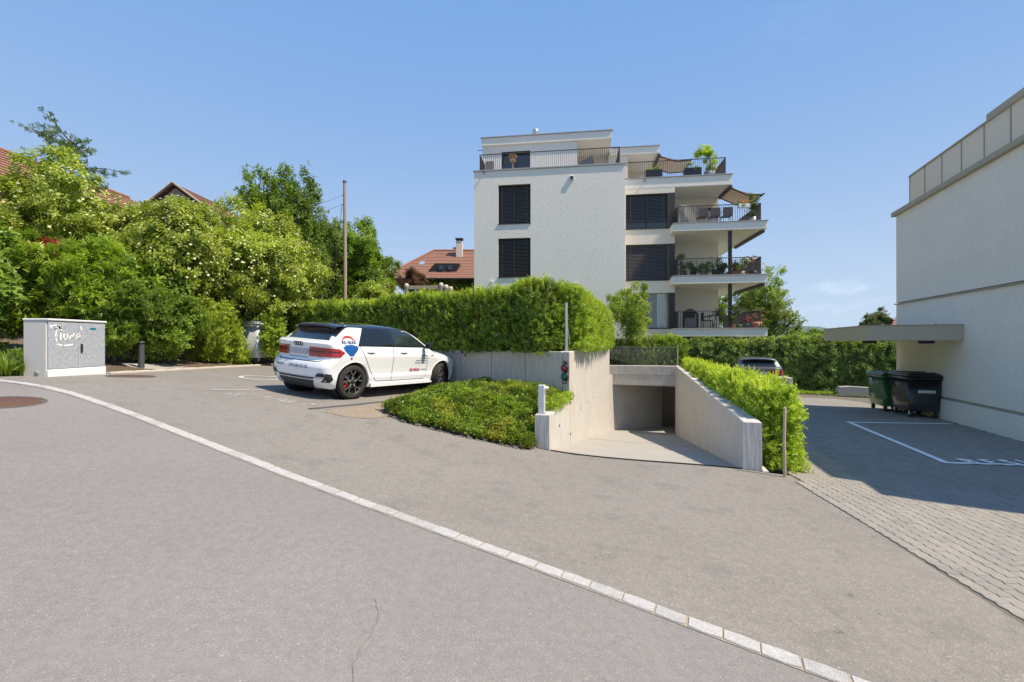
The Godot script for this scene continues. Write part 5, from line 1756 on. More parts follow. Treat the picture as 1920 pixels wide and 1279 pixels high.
func make_houses() -> void:
	# long red roof at the far left, ridge running away from the street
	var h := house("house with a long red tiled roof above the flowering shrubs at left", [[v(-25.5, -1, 13), v(-17.4, 4.6, 25.4), M.house]], [[v(-16.6, 4.2, 12.4), v(-16.6, 4.2, 26.1), v(-21.5, 8.05, 25.5), v(-21.5, 8.05, 12.4)], [v(-26.4, 4.2, 12.4), v(-26.4, 4.2, 26.1), v(-21.5, 8.05, 25.5), v(-21.5, 8.05, 12.4)]], M.tile, 22)
	part("ridge", Shape.new().tube([v(-21.5, 8.08, 12.4), v(-21.5, 8.08, 25.5)], [0.1], 8), M.tile, h)
	var g := Shape.new()
	g.face([v(-17.4, 4.6, 25.41), v(-25.5, 4.6, 25.41), v(-21.5, 7.9, 25.41)], v(-21, 5, 10))
	part("gable", g, M.house, h)
	# gabled roof farther back
	h = house("house with a dark tiled gable peeking over the shrubs", [[v(-27, -1, 30.3), v(-17.8, 6.6, 36.5), M.house]], [[v(-16.9, 6.4, 30.0), v(-16.9, 6.4, 37), v(-22.4, 10.5, 35.4), v(-22.4, 10.5, 30.0)], [v(-27.6, 6.4, 30.0), v(-27.6, 6.4, 37), v(-22.4, 10.5, 35.4), v(-22.4, 10.5, 30.0)]], M.tile_b, 20)
	g = Shape.new()
	g.face([v(-17.6, 6.5, 30.25), v(-27, 6.5, 30.25), v(-22.4, 10.25, 30.25)], v(-22, 5, 50))
	part("gable", g, M.wood_grey, h)
	part("barge_board", Shape.new().tube([v(-16.9, 6.42, 30.0), v(-22.4, 10.52, 30.0), v(-27.6, 6.42, 30.0)], [0.1], 6), M.wood_grey, h)
	# hipped roof beside the apartment block
	h = house("old house with a hipped red tiled roof left of the apartment block", [[v(-9.6, -1, 40.6), v(6, 5.75, 49.5), M.house]], [[v(-11.4, 5.55, 39.6), v(7, 5.55, 39.6), v(4, 8.95, 44.8), v(-7.7, 8.95, 44.8)], [v(-11.4, 5.55, 50), v(-11.4, 5.55, 39.6), v(-7.7, 8.95, 44.8), v(-7.7, 8.95, 44.8)]], M.tile, 18)
	part("ridge", Shape.new().tube([v(-11.4, 5.6, 39.6), v(-7.7, 9.0, 44.8), v(4, 9.0, 44.8)], [0.13], 6), M.tile, h)
	var ch := part("chimney", Shape.new().box(v(-5.35, 7.0, 44.0), v(-4.75, 9.6, 43.4), 0.02), M.house, h)
	part("chimney_cap", Shape.new().box(v(-5.42, 9.8, 44.1), v(-4.68, 9.9, 43.3), 0.02).box(v(-5.3, 9.6, 43.95), v(-5.15, 9.8, 43.45)).box(v(-4.95, 9.6, 43.95), v(-4.8, 9.8, 43.45)), M.dark_metal, ch)
	part("chimney", Shape.new().box(v(-5.85, 8.0, 45.6), v(-5.4, 9.4, 45.1), 0.02), M.tile_b, h)
	var d := part("dormer", Shape.new().prism(P([[-7.5, 6.3], [-4.95, 6.3], [-4.7, 7.0], [-6.9, 7.0]]), -41.9, -40.6), M.black, h)
	for x in [-6.3, -5.5]:
		part("dormer_window", Shape.new().box(v(x - 0.2, 6.42, 40.56), v(x + 0.2, 6.8, 40.5)), M.glass_blue, d)
	part("roof_window", Shape.new().box(Vector3(-0.22, -0.02, -0.4), Vector3(0.22, 0.1, 0.4), 0.01), M.steel, h, Transform3D(Basis(Vector3.RIGHT, deg_to_rad(33.2)), v(-8.35, 7.25, 42.2)))
	part("gutter", rod(v(-10.6, 5.5, 39.55), v(7, 5.5, 39.55), 0.08, 6), M.dark_metal, h)
	# roof behind the white building
	house("distant house with a brown tiled roof behind the white building", [[v(36, -6, 41), v(46, 1.0, 44), M.house]], [[v(33.0, 0.7, 40), v(47, 0.7, 40), v(47, 4.6, 45), v(39.0, 4.6, 45)]], M.tile_b, 16)
	# rooftops far below in the valley
	for q in [[80.0, 120.0, 9.0, -2.0], [92.0, 138.0, 7.0, -1.5]]:
		house(["pale distant building among trees, nearest beyond the far hedge", "pale distant building behind another among the far trees"][int(q[0] > 85.0)], [[v(q[0], -14, q[1]), v(q[0] + q[2], q[3] + 2.6, q[1] + 8), M.white]], [[v(q[0] - 0.5, q[3] + 2.5, q[1] - 0.5), v(q[0] + q[2] + 0.5, q[3] + 2.5, q[1] - 0.5), v(q[0] + q[2] + 0.5, q[3] + 4.0, q[1] + 4), v(q[0] - 0.5, q[3] + 4.0, q[1] + 4)]], M.coping, 6).set_meta("group", "distant buildings")

# ------------------------------------------------------------------ on the balconies
func pot(called: String, label: String, x: float, y: float, z: float, r: float, h: float, m: Material) -> Node3D:
	var t := thing(called, label, "plant pot", bl(x, y, z), block_basis())
	part("pot", Shape.new().lathe([[0.0, 0.0], [r * 0.75, 0.0], [r, h], [r * 0.88, h], [r * 0.85, h - 0.05], [0.0, h - 0.05]], 16), m, t)
	return t

func chair(label: String, x: float, y: float, z: float, turn: float, m: Material) -> void:
	var t := thing("balcony_chair", label, "chair", bl(x, y, z), block_basis() * yaw(turn), "balcony chairs")
	part("seat", Shape.new().box(Vector3(-0.25, 0.42, -0.25), Vector3(0.25, 0.46, 0.25), 0.015), m, t)
	part("backrest", Shape.new().box(Vector3(-0.25, 0.46, -0.27), Vector3(0.25, 0.88, -0.23), 0.015), m, t)
	for sx in [-0.22, 0.22]:
		for sz in [-0.22, 0.22]:
			part("leg", rod(Vector3(sx, 0, sz * 1.1), Vector3(sx, 0.43, sz), 0.015, 6), m, t)
		part("armrest", Shape.new().tube([Vector3(sx * 1.1, 0.44, 0.2), Vector3(sx * 1.15, 0.64, 0.2), Vector3(sx * 1.15, 0.66, -0.22)], [0.016], 6), m, t)

func make_balcony_things() -> void:
	var bh := thing("bird_house", "small wooden bird house on a post at the roof terrace railing", "bird house", bl(2.12, 9.5, -0.45), block_basis())
	part("post", Shape.new().box(Vector3(-0.04, 0, -0.04), Vector3(0.04, 0.62, 0.04), 0.005), M.wood_warm, bh)
	part("house", Shape.new().box(Vector3(-0.16, 0.62, -0.14), Vector3(0.16, 0.68, 0.14), 0.005).box(Vector3(-0.11, 0.68, -0.1), Vector3(0.11, 0.86, 0.1), 0.005), M.wood_warm, bh)
	part("roof", Shape.new().prism(P([[-0.22, 0.84], [0.0, 0.98], [0.22, 0.84], [0.22, 0.87], [0.0, 1.02], [-0.22, 0.87]]), -0.16, 0.16), mat(0.62, 0.42, 0.22, 0.7), bh)
	var sc := thing("privacy_screen", "grey fabric screen in the corner of the roof terrace", "screen", bl(0.72, 9.5, -0.9), block_basis())
	part("screen", Shape.new().box(Vector3(-0.24, 0, -0.02), Vector3(0.24, 0.86, 0.02), 0.006), mat(0.2, 0.2, 0.2, 0.8), sc)
	part("foot", Shape.new().box(Vector3(-0.24, 0, -0.12), Vector3(0.24, 0.03, 0.12), 0.006), M.dark_metal, sc)
	var dc := thing("covered_lounger", "blue grey covered lounger tilted up on the roof terrace", "lounger", bl(6.25, 9.5, -0.75), block_basis())
	part("cover", Shape.new().prism(P([[-0.45, 0.05], [0.4, 0.05], [0.26, 0.72], [-0.45, 0.36]]), -0.3, 0.3), mat(0.13, 0.15, 0.18, 0.8), dc)
	part("base", Shape.new().box(Vector3(-0.5, 0, -0.3), Vector3(0.45, 0.05, 0.3), 0.01), M.white, dc)
	for q in [[10.0, "left dark rectangular planter on the upper terrace behind the railing"], [12.05, "right dark rectangular planter on the upper terrace behind the railing"]]:
		var pl := thing("planter_box", q[1], "planter", bl(q[0] - 0.1, 9.03, -1.4), block_basis(), "dark planters")
		part("box", Shape.new().box(Vector3(-0.44, 0, -0.2), Vector3(0.44, 0.5, 0.2), 0.015), mat(0.045, 0.05, 0.058, 0.5), pl)
		part("soil", Shape.new().box(Vector3(-0.41, 0.5, -0.17), Vector3(0.41, 0.51, 0.17)), M.soil, pl)
		crown(pl, "foliage", [[Vector3(-0.05, 0.57, 0), Vector3(0.34, 0.12, 0.15)]], 50, "small", 1.2, [Color(0.13, 0.2, 0.03), Color(0.22, 0.28, 0.04)], 11 + int(q[0]))
	var cr := thing("crate", "small wooden crate on the upper terrace floor", "crate", bl(8.85, 9.03, -1.6), block_basis())
	for i in 5:
		part("slat", Shape.new().box(Vector3(-0.3 + i * 0.13, 0.02, -0.16), Vector3(-0.22 + i * 0.13, 0.2, 0.16), 0.005), M.dark_metal, cr)
	part("frame", Shape.new().box(Vector3(-0.32, 0.0, -0.18), Vector3(0.4, 0.02, 0.18)), M.wood_warm, cr)
	var ft := pot("potted_tree", "small bright green potted tree at the upper terrace corner", 12.95, 9.03, -1.7, 0.3, 0.38, mat(0.34, 0.36, 0.38, 0.6))
	ft.set_meta("category", "potted tree")
	part("trunk", Shape.new().tube([Vector3(0, 0.3, 0), Vector3(0.03, 0.8, 0), Vector3(-0.05, 1.4, 0)], [0.03, 0.02, 0.012], 6), M.bark, ft)
	crown(ft, "crown", [[Vector3(0.05, 0.75, 0), Vector3(0.3, 0.25, 0.3)], [Vector3(0.1, 1.15, 0), Vector3(0.3, 0.3, 0.3)], [Vector3(-0.15, 1.65, 0), Vector3(0.42, 0.3, 0.35)], [Vector3(-0.55, 1.4, 0), Vector3(0.3, 0.16, 0.25)]], 230, "broad", 0.95, [Color(0.2, 0.28, 0.03), Color(0.3, 0.36, 0.04)], 31)
	# second floor
	var cg := thing("covered_grill", "grill under a pale beige cover on the second floor balcony", "grill", bl(11.45, 6.27, -0.8), block_basis())
	part("cover", Shape.new().prism(P([[-0.42, 0.12], [0.55, 0.04], [0.42, 0.45], [0.12, 1.0], [-0.28, 1.06], [-0.36, 0.5]]), -0.28, 0.28), mat(0.42, 0.38, 0.33, 0.85), cg)
	part("fold", Shape.new().prism(P([[-0.1, 0.2], [0.1, 0.15], [-0.02, 0.9], [-0.16, 0.94]]), 0.28, 0.32), mat(0.5, 0.46, 0.4, 0.85), cg)
	part("leg", rod(Vector3(-0.3, 0, 0), Vector3(-0.3, 0.2, 0), 0.03), M.dark_metal, cg)
	for i in 3:
		chair(["left dark wicker chair on the second floor balcony", "middle dark wicker chair on the second floor balcony", "right dark wicker chair on the second floor balcony"][i], 12.35 + i * 0.62, 6.27, -0.95, 180.0, M.blind)
	var fb := thing("flower_box", "white railing box with pink flowers on the second floor balcony", "flower box", bl(14.25, 6.95, -0.28), block_basis())
	part("box", Shape.new().box(Vector3(-0.28, 0, -0.1), Vector3(0.28, 0.2, 0.1), 0.015), M.white, fb)
	crown(fb, "leaves", [[Vector3(0, 0.24, 0), Vector3(0.28, 0.09, 0.12)]], 40, "small", 1.0, [Color(0.08, 0.16, 0.03), Color(0.14, 0.2, 0.04)], 41)
	crown(fb, "flowers", [[Vector3(0, 0.32, 0), Vector3(0.3, 0.08, 0.12)]], 40, "flower", 0.9, [Color(0.75, 0.12, 0.12), Color(0.8, 0.3, 0.32)], 42)
	var cn := pot("potted_conifer", "slim dark green potted conifer at the second floor balcony corner", 14.85, 6.27, -0.75, 0.17, 0.3, M.white)
	cn.set_meta("category", "potted plant")
	crown(cn, "crown", [[Vector3(0, 0.75, 0), Vector3(0.24, 0.5, 0.24)], [Vector3(0.05, 1.15, 0), Vector3(0.18, 0.35, 0.18)]], 240, "small", 1.0, [Color(0.03, 0.06, 0.015), Color(0.06, 0.1, 0.02)], 43)
	# first floor: a row of pots
	var rows := [[11.35, 0.2, 0.35, M.glass_blue, 0.5, 0.95, "tall grey-leaved plant in a blue pot on the first floor balcony", Color(0.1, 0.13, 0.07)], [11.9, 0.16, 0.3, M.black, 0.3, 0.55, "dark leafy plant in a black pot on the first floor balcony", Color(0.05, 0.09, 0.03)], [12.45, 0.15, 0.3, M.terracotta, 0.28, 0.5, "pale flowering plant in a clay pot on the first floor balcony", Color(0.12, 0.16, 0.07)], [13.0, 0.2, 0.38, M.dark_metal, 0.42, 0.9, "big palm-like plant in a dark pot on the first floor balcony", Color(0.06, 0.12, 0.03)], [13.3, 0.18, 0.33, M.glass_blue, 0.3, 0.62, "bushy plant in a dark blue pot on the first floor balcony", Color(0.07, 0.11, 0.03)], [13.95, 0.2, 0.28, M.terracotta, 0.28, 0.55, "red-leaved plant in a low clay pot on the first floor balcony", Color(0.2, 0.06, 0.03)], [14.35, 0.18, 0.25, mat(0.6, 0.35, 0.2), 0.34, 0.85, "light green plant in an orange pot by the first floor column", Color(0.16, 0.22, 0.08)]]
	var n := 0
	for q in rows:
		var pt := pot("potted_plant", q[6], q[0], 3.49, -0.9 - 0.12 * (n % 3), q[1], q[2], q[3])
		pt.set_meta("category", "potted plant")
		pt.set_meta("group", "potted plants on the first floor balcony")
		crown(pt, "foliage", [[Vector3(0, q[2] + q[5] * 0.4, 0), Vector3(q[4] * 0.8, q[5] * 0.5, q[4] * 0.8)]], 110, "small" if n % 2 else "broad", 0.9, [q[7], q[7] * 1.7], 50 + n)
		n += 1
	var ls := pot("potted_standard", "thin-stemmed potted tree with pink blossom at the first floor corner", 14.9, 3.49, -0.8, 0.2, 0.24, M.black)
	part("stem", rod(Vector3(0, 0.2, 0), Vector3(0, 0.8, 0), 0.012, 6), M.wood_grey, ls)
	crown(ls, "blossom", [[Vector3(-0.05, 0.92, 0), Vector3(0.3, 0.16, 0.25)]], 80, "flower", 1.0, [Color(0.55, 0.2, 0.15), Color(0.5, 0.35, 0.25)], 61)
	# ground floor
	var gl := thing("beach_chair", "dark arched wicker chair with a grey front panel on the lowest balcony", "chair", bl(11.75, 0.71, -1.0), block_basis())
	var arch := []
	for k in 13:
		var an := PI * k / 12.0
		arch.append(Vector3(cos(an) * 0.36, 0.72 + sin(an) * 0.3, 0))
	part("hood", Shape.new().tube([Vector3(0.36, 0.0, 0)] + arch + [Vector3(-0.36, 0.0, 0)], [0.05], 8), M.black, gl)
	part("back", Shape.new().box(Vector3(-0.33, 0.1, -0.3), Vector3(0.33, 0.95, -0.22), 0.02), M.black, gl)
	part("front_panel", Shape.new().box(Vector3(-0.29, 0.08, 0.1), Vector3(0.29, 0.58, 0.14), 0.01), mat(0.2, 0.185, 0.17, 0.8), gl)
	part("seat", Shape.new().box(Vector3(-0.32, 0.0, -0.2), Vector3(0.32, 0.4, 0.09), 0.02), M.blind, gl)
	chair("dark garden chair beside the table on the lowest balcony", 12.7, 0.71, -1.3, 90.0, M.black)
	chair("dark garden chair at the far side of the balcony table", 14.0, 0.71, -1.8, -90.0, M.black)
	var tb := thing("balcony_table", "dark round garden table with a plant on the lowest balcony", "table", bl(13.3, 0.71, -1.5), block_basis())
	part("top", Shape.new().lathe([[0.0, 0.72], [0.48, 0.72], [0.5, 0.735], [0.48, 0.75], [0.0, 0.75]], 24), M.black, tb)
	for i in 3:
		var an := TAU * i / 3.0
		part("leg", rod(Vector3(cos(an) * 0.34, 0, sin(an) * 0.34), Vector3(cos(an) * 0.1, 0.72, sin(an) * 0.1), 0.02, 6), M.black, tb)
	var tp := pot("potted_plant", "small round plant standing on the balcony table", 13.3, 1.46, -1.5, 0.12, 0.14, M.dark_metal)
	tp.set_meta("category", "potted plant")
	crown(tp, "foliage", [[Vector3(0, 0.24, 0), Vector3(0.24, 0.13, 0.2)]], 60, "small", 0.8, [Color(0.05, 0.09, 0.03), Color(0.08, 0.13, 0.04)], 71)
	for q in [[13.75, 0.24, 0.24, M.terracotta, Color(0.14, 0.2, 0.03), 0.35, 0.6, "yellow-green plant in a wide clay bowl left of the balcony column"], [14.15, 0.15, 0.2, mat(0.02, 0.14, 0.03), Color(0.05, 0.12, 0.03), 0.1, 0.1, "small green pot right of the balcony column"], [14.55, 0.13, 0.25, mat(0.0, 0.13, 0.15), Color(0.28, 0.02, 0.04), 0.24, 0.5, "dark red flowering plant in a teal pot"], [15.0, 0.3, 0.34, M.terracotta, Color(0.16, 0.1, 0.06), 0.4, 0.6, "wide ribbed clay tub with a bare shrub at the balcony corner"]]:
		var pt := pot("potted_plant", q[7], q[0], 0.71, -0.75, q[1], q[2], q[3])
		pt.set_meta("category", "potted plant")
		if q[5] > 0.15:
			crown(pt, "foliage", [[Vector3(0, q[2] + q[6] * 0.4, 0), Vector3(q[5] * 0.8, q[6] * 0.45, q[5] * 0.8)]], 36 if q[0] > 14.9 else 90, "flower" if q[0] > 14.5 and q[0] < 14.6 else "small", 0.9, [q[4], q[4] * 1.5], 80 + int(q[0] * 10))

# ------------------------------------------------------------------ vegetation
var sprigs := {}

func leaf(s: SurfaceTool, base: Vector3, dir: Vector3, up: Vector3, long: float, wide: float, fold := 0.25, droop := 0.15) -> void:
	var side := dir.cross(up).normalized()
	up = side.cross(dir).normalized()
	var tip := base + dir * long - up * long * droop
	var mid := base + dir * long * 0.45
	var l := mid - side * wide * 0.5 + up * wide * fold
	var r := mid + side * wide * 0.5 + up * wide * fold
	for q in [[base, tip, l], [base, r, tip]]:
		for p in q:
			s.add_vertex(p)

func sprig(kind: String) -> Mesh:
	if sprigs.has(kind):
		return sprigs[kind]
	var r := RandomNumberGenerator.new()
	r.seed = hash(kind)
	var s := SurfaceTool.new()
	s.begin(Mesh.PRIMITIVE_TRIANGLES)
	s.set_smooth_group(-1)
	match kind:
		"broad":       # dogwood, maple: broad leaves in flat sprays
			for i in 9:
				var a := i * 2.4 + r.randf() * 0.5
				var h := 0.02 * i
				var d := Vector3(cos(a), r.randf_range(0.0, 0.5), sin(a)).normalized()
				leaf(s, Vector3(0, h, 0) + d * 0.015, d, Vector3.UP, r.randf_range(0.09, 0.13), r.randf_range(0.05, 0.065))
		"small":       # privet, hornbeam hedge: small leaves in pairs along a shoot
			for i in 14:
				var a := i * 1.57 + r.randf() * 0.6
				var d := Vector3(cos(a), r.randf_range(0.3, 1.1), sin(a)).normalized()
				leaf(s, Vector3(r.randf_range(-0.01, 0.01), 0.012 * i, r.randf_range(-0.01, 0.01)), d, Vector3.UP, r.randf_range(0.045, 0.065), r.randf_range(0.02, 0.028))
		"shoot":       # upright young shoot of the hedge
			for i in 12:
				var a := i * 2.2
				var d := Vector3(cos(a) * 0.7, 1.0, sin(a) * 0.7).normalized()
				leaf(s, Vector3(0, 0.016 * i, 0), d, Vector3(cos(a), 0.2, sin(a)), r.randf_range(0.04, 0.06), 0.018)
		"lance":       # long narrow leaves in whorls
			for i in 11:
				var a := i * 2.1 + r.randf() * 0.4
				var d := Vector3(cos(a), r.randf_range(0.2, 0.9), sin(a)).normalized()
				leaf(s, Vector3(0, 0.014 * i, 0), d, Vector3.UP, r.randf_range(0.1, 0.15), r.randf_range(0.026, 0.036))
		"birch":       # loose hanging leaves
			for i in 9:
				var a := i * 2.0 + r.randf()
				var d := Vector3(cos(a), r.randf_range(-0.6, 0.6), sin(a)).normalized()
				leaf(s, Vector3(r.randf_range(-0.06, 0.06), r.randf_range(-0.06, 0.1), r.randf_range(-0.06, 0.06)), d, Vector3.UP, r.randf_range(0.06, 0.085), r.randf_range(0.035, 0.05))
		"frond":       # feathery pinnate twig
			for i in 12:
				for g in [-1.0, 1.0]:
					leaf(s, Vector3(0.0, 0.03 * i, 0), Vector3(g, 0.35, 0.0).normalized(), Vector3.BACK, 0.1 * sin(PI * (i + 1.0) / 14.0) + 0.02, 0.026)
		"ground":      # glossy ground cover tuft
			for i in 12:
				var a := i * 2.4 + r.randf() * 0.6
				var d := Vector3(cos(a), r.randf_range(0.4, 1.3), sin(a)).normalized()
				leaf(s, Vector3(cos(a) * 0.02, 0.006 * i, sin(a) * 0.02), d, Vector3.UP, r.randf_range(0.04, 0.06), r.randf_range(0.022, 0.03), 0.3, 0.3)
		"flower":      # four pale bracts
			for i in 4:
				var a := i * PI / 2.0
				leaf(s, Vector3(0, 0.0, 0), Vector3(cos(a), 0.12, sin(a)).normalized(), Vector3.UP, 0.05, 0.042, 0.1, 0.0)
		"blade":       # grass
			for i in 9:
				var a := i * 2.4
				var d := Vector3(cos(a) * 0.4, 1.0, sin(a) * 0.4).normalized()
				leaf(s, Vector3(cos(a) * 0.02, 0, sin(a) * 0.02), d, Vector3(cos(a), 0, sin(a)), r.randf_range(0.12, 0.24), 0.012, 0.1, 0.3)
	s.index()
	s.generate_normals()
	sprigs[kind] = s.commit()
	return sprigs[kind]

func spread(parent: Node3D, called: String, kind: String, spots: Array, dark := false) -> MultiMeshInstance3D:   # spots of [position, axis, size, colour]
	var buf := PackedFloat32Array()
	buf.resize(spots.size() * 16)
	var i := 0
	for q in spots:
		var ax: Vector3 = q[1].normalized()
		var ref := Vector3.RIGHT if absf(ax.x) < 0.8 else Vector3.BACK
		var sx: Vector3 = ax.cross(ref).normalized().rotated(ax, rng.randf() * TAU) * q[2]
		var sz: Vector3 = sx.cross(ax)
		ax *= q[2]
		var p: Vector3 = q[0]
		var c: Color = q[3] if kind == "flower" else q[3] * 1.85
		for k in [sx.x, ax.x, sz.x, p.x, sx.y, ax.y, sz.y, p.y, sx.z, ax.z, sz.z, p.z, c.r, c.g, c.b, 1.0]:
			buf[i] = k
			i += 1
	var mm := MultiMesh.new()
	mm.transform_format = MultiMesh.TRANSFORM_3D
	mm.use_colors = true
	mm.mesh = sprig(kind)
	mm.instance_count = spots.size()
	mm.buffer = buf
	var o := MultiMeshInstance3D.new()
	o.name = called
	o.multimesh = mm
	o.material_override = M.petal if kind == "flower" else M.leaf
	o.set_meta("kind", "stuff")
	parent.add_child(o, true)
	return o

func tint(pal: Array) -> Color:
	var c: Color = pal[0].lerp(pal[1], rng.randf())
	var k := rng.randf_range(0.82, 1.18)
	return Color(c.r * k, c.g * k, c.b * k)

func crown(parent: Node3D, called: String, lobes: Array, n: int, kind: String, size: float, pal: Array, s: int, up := 0.35, dark := false, shell := 0.42) -> void:   # sprigs through the volume of several rounded lobes
	rng.seed = s
	var total := 0.0
	for l in lobes:
		total += pow(l[1].x * l[1].y * l[1].z, 0.667)
	var spots := []
	for l in lobes:
		var c: Vector3 = l[0]
		var r: Vector3 = l[1]
		var k := int(n * pow(r.x * r.y * r.z, 0.667) / total)
		# branch tips gather the leaves into clumps of their own
		var tips := []
		for i in maxi(4, k / 26):
			var d := Vector3(rng.randfn(), rng.randfn(), rng.randfn()).normalized()
			tips.append([d * pow(rng.randf(), shell) * rng.randf_range(0.9, 1.06), d])
		var tone := rng.randf_range(0.8, 1.2)
		for i in k:
			var d: Vector3
			var p: Vector3
			if rng.randf() < 0.8:
				var t: Array = tips[rng.randi() % tips.size()]
				var g := 0.13 + 0.1 / sqrt(maxf(r.x, 0.3))
				p = t[0] + Vector3(rng.randfn(), rng.randfn() * 0.7, rng.randfn()) * g * 0.62
				d = t[1]
			else:
				d = Vector3(rng.randfn(), rng.randfn(), rng.randfn()).normalized()
				p = d * pow(rng.randf(), shell)
			var ax := d * 0.9 + Vector3.UP * up + Vector3(rng.randfn(), rng.randfn(), rng.randfn()) * 0.45
			spots.append([c + p * r, ax, size * rng.randf_range(0.7, 1.25), tint(pal) * tone])
	spread(parent, called, kind, spots, dark)

func tree(called: String, label: String, category: String, foot: Vector3, high: float, lobes: Array, n: int, kind: String, size: float, pal: Array, s: int, group := "", dark := false, up := 0.35) -> Node3D:
	var t := thing(called, label, category, foot, Basis(), group)
	rng.seed = s + 1000
	var wood := Shape.new()
	var r0 := clampf(high * 0.014, 0.02, 0.14)
	var top := Vector3(rng.randf_range(-0.2, 0.2), high * 0.82, rng.randf_range(-0.2, 0.2))
	wood.tube([Vector3(0, -0.3, 0), Vector3(rng.randf_range(-0.1, 0.1), high * 0.3, 0), Vector3(0, high * 0.55, rng.randf_range(-0.1, 0.1)), top], [r0 * 1.2, r0, r0 * 0.7, r0 * 0.2], 8)
	for l in lobes:
		var c: Vector3 = l[0]
		var from := Vector3(0, clampf(c.y - l[1].y * 1.3, high * 0.08, high * 0.6), 0)
		wood.tube([from, from.lerp(c, 0.55) + Vector3(0, 0.1, 0), c + Vector3(0, l[1].y * 0.4, 0)], [r0 * 0.55, r0 * 0.35, r0 * 0.1], 6)
		for j in 3:
			var d: Vector3 = Vector3(rng.randfn(), rng.randf_range(-0.2, 1.0), rng.randfn()).normalized() * l[1] * 0.8
			wood.tube([from.lerp(c, 0.7), c + d * 0.5, c + d], [r0 * 0.28, r0 * 0.18, r0 * 0.06], 5)
	part("trunk", wood, M.bark, t)
	crown(t, "crown", lobes, n, kind, size, pal, s, up, dark)
	return t

func hedge(label: String, path: Array, base: Callable, top: Callable, half: float, per_m2: float, pal: Array, fresh: Array, s: int, shoots := 1.0, kind := "small", size := 1.0, wob := 0.07) -> Node3D:   # clipped hedge along a plan path
	var t := thing("hedge", label, "hedge")
	rng.seed = s
	var n1 := noise(FastNoiseLite.TYPE_SIMPLEX, 0.9, 2, s)
	var spots := []
	var young := []
	var wood := Shape.new()
	for i in path.size() - 1:
		var a: Vector2 = path[i]
		var b: Vector2 = path[i + 1]
		var d := (b - a).normalized()
		var o := d.orthogonal()
		var ln := a.distance_to(b)
		var mid := a.lerp(b, 0.5)
		var h: float = top.call(mid.x, mid.y) - base.call(mid.x, mid.y)
		var faces := [[ln * h, 0], [ln * h, 1], [ln * half * 2.0, 2], [half * 2.0 * h, 3], [half * 2.0 * h, 4], [ln * h * half * 3.0, 5]]
		for f in faces:
			for k in int(f[0] * per_m2):
				var u := rng.randf()
				var w := rng.randf_range(-1.0, 1.0)
				var y := rng.randf()
				var nrm := Vector2.ZERO
				var tall := 0.0
				var deep := absf(rng.randfn()) * 0.06
				match f[1]:
					0:
						w = 1.0
						nrm = o
					1:
						w = -1.0
						nrm = -o
					2:
						y = 1.0
						tall = 1.0
					3:
						u = 0.0
						nrm = -d
						if i > 0:
							continue
					4:
						u = 1.0
						nrm = d
						if i < path.size() - 2:
							continue
				var p := a.lerp(b, u) + o * w * half
				var b0: float = base.call(p.x, p.y)
				var t0: float = top.call(p.x, p.y)
				var bump := n1.get_noise_3d(p.x * 1.6, y * h * 1.6, p.y * 1.6) * wob * 1.6
				# round off the upper edges
				var edge := maxf(0.0, absf(w) - 0.55) / 0.45
				var yy := lerpf(b0, t0 - 0.12 * edge * edge * minf(1.0, half * 2.0), y)
				p += nrm * (bump - deep - 0.1 * maxf(0.0, y - 0.8) / 0.2 * (1.0 if f[1] < 2 else 0.0))
				if f[1] == 2:
					yy += bump - deep
				var ax := Vector3(nrm.x, tall, -nrm.y) * 0.8 + Vector3.UP * 0.55 + Vector3(rng.randfn(), rng.randfn(), rng.randfn()) * 0.4
				var patch := n1.get_noise_3d(p.x * 0.8 + 50.0, yy * 1.1, p.y * 0.8)
				if n1.get_noise_3d(p.x * 3.1, yy * 3.1 + 20.0, p.y * 3.1) < -0.42:
					continue   # thin places
				spots.append([v(p.x, yy, p.y), ax, size * rng.randf_range(0.7, 1.25), tint(pal) * (1.0 + 0.45 * patch)])
				if (f[1] == 2 and rng.randf() < 0.5 * shoots) or (f[1] < 2 and rng.randf() < 0.1 * shoots):
					young.append([v(p.x + nrm.x * 0.03, yy + rng.randf_range(0.0, 0.05), p.y + nrm.y * 0.03), Vector3(rng.randfn() * 0.25 + nrm.x * 0.5, 1.0, rng.randfn() * 0.25 - nrm.y * 0.5), size * rng.randf_range(0.7, 1.3), tint(fresh)])
		var k := 0.2
		while k < ln:
			var p := a + d * k + o * rng.randf_range(-0.1, 0.1)
			var b0: float = base.call(p.x, p.y)
			wood.tube([v(p.x, b0 - 0.1, p.y), v(p.x + rng.randf_range(-0.1, 0.1), b0 + h * 0.8, p.y + rng.randf_range(-0.1, 0.1))], [0.02, 0.008], 5)
			for j in 3:
				wood.tube([v(p.x, b0 + h * (0.15 + 0.2 * j), p.y), v(p.x + rng.randf_range(-half, half) * 0.9, b0 + h * (0.45 + 0.2 * j), p.y + rng.randf_range(-half, half) * 0.9)], [0.01, 0.004], 4)
			k += 0.33
	part("stems", wood, M.bark, t)
	spread(t, "foliage", kind, spots)
	if young:
		spread(t, "young_shoots", "shoot", young)
	return t

func V2(a: Array) -> Array:
	var r := []
	for q in a:
		r.append(Vector2(q[0], q[1]))
	return r

const HEDGE := [Color(0.075, 0.125, 0.016), Color(0.15, 0.21, 0.026)]
const FRESH := [Color(0.26, 0.33, 0.03), Color(0.36, 0.41, 0.045)]

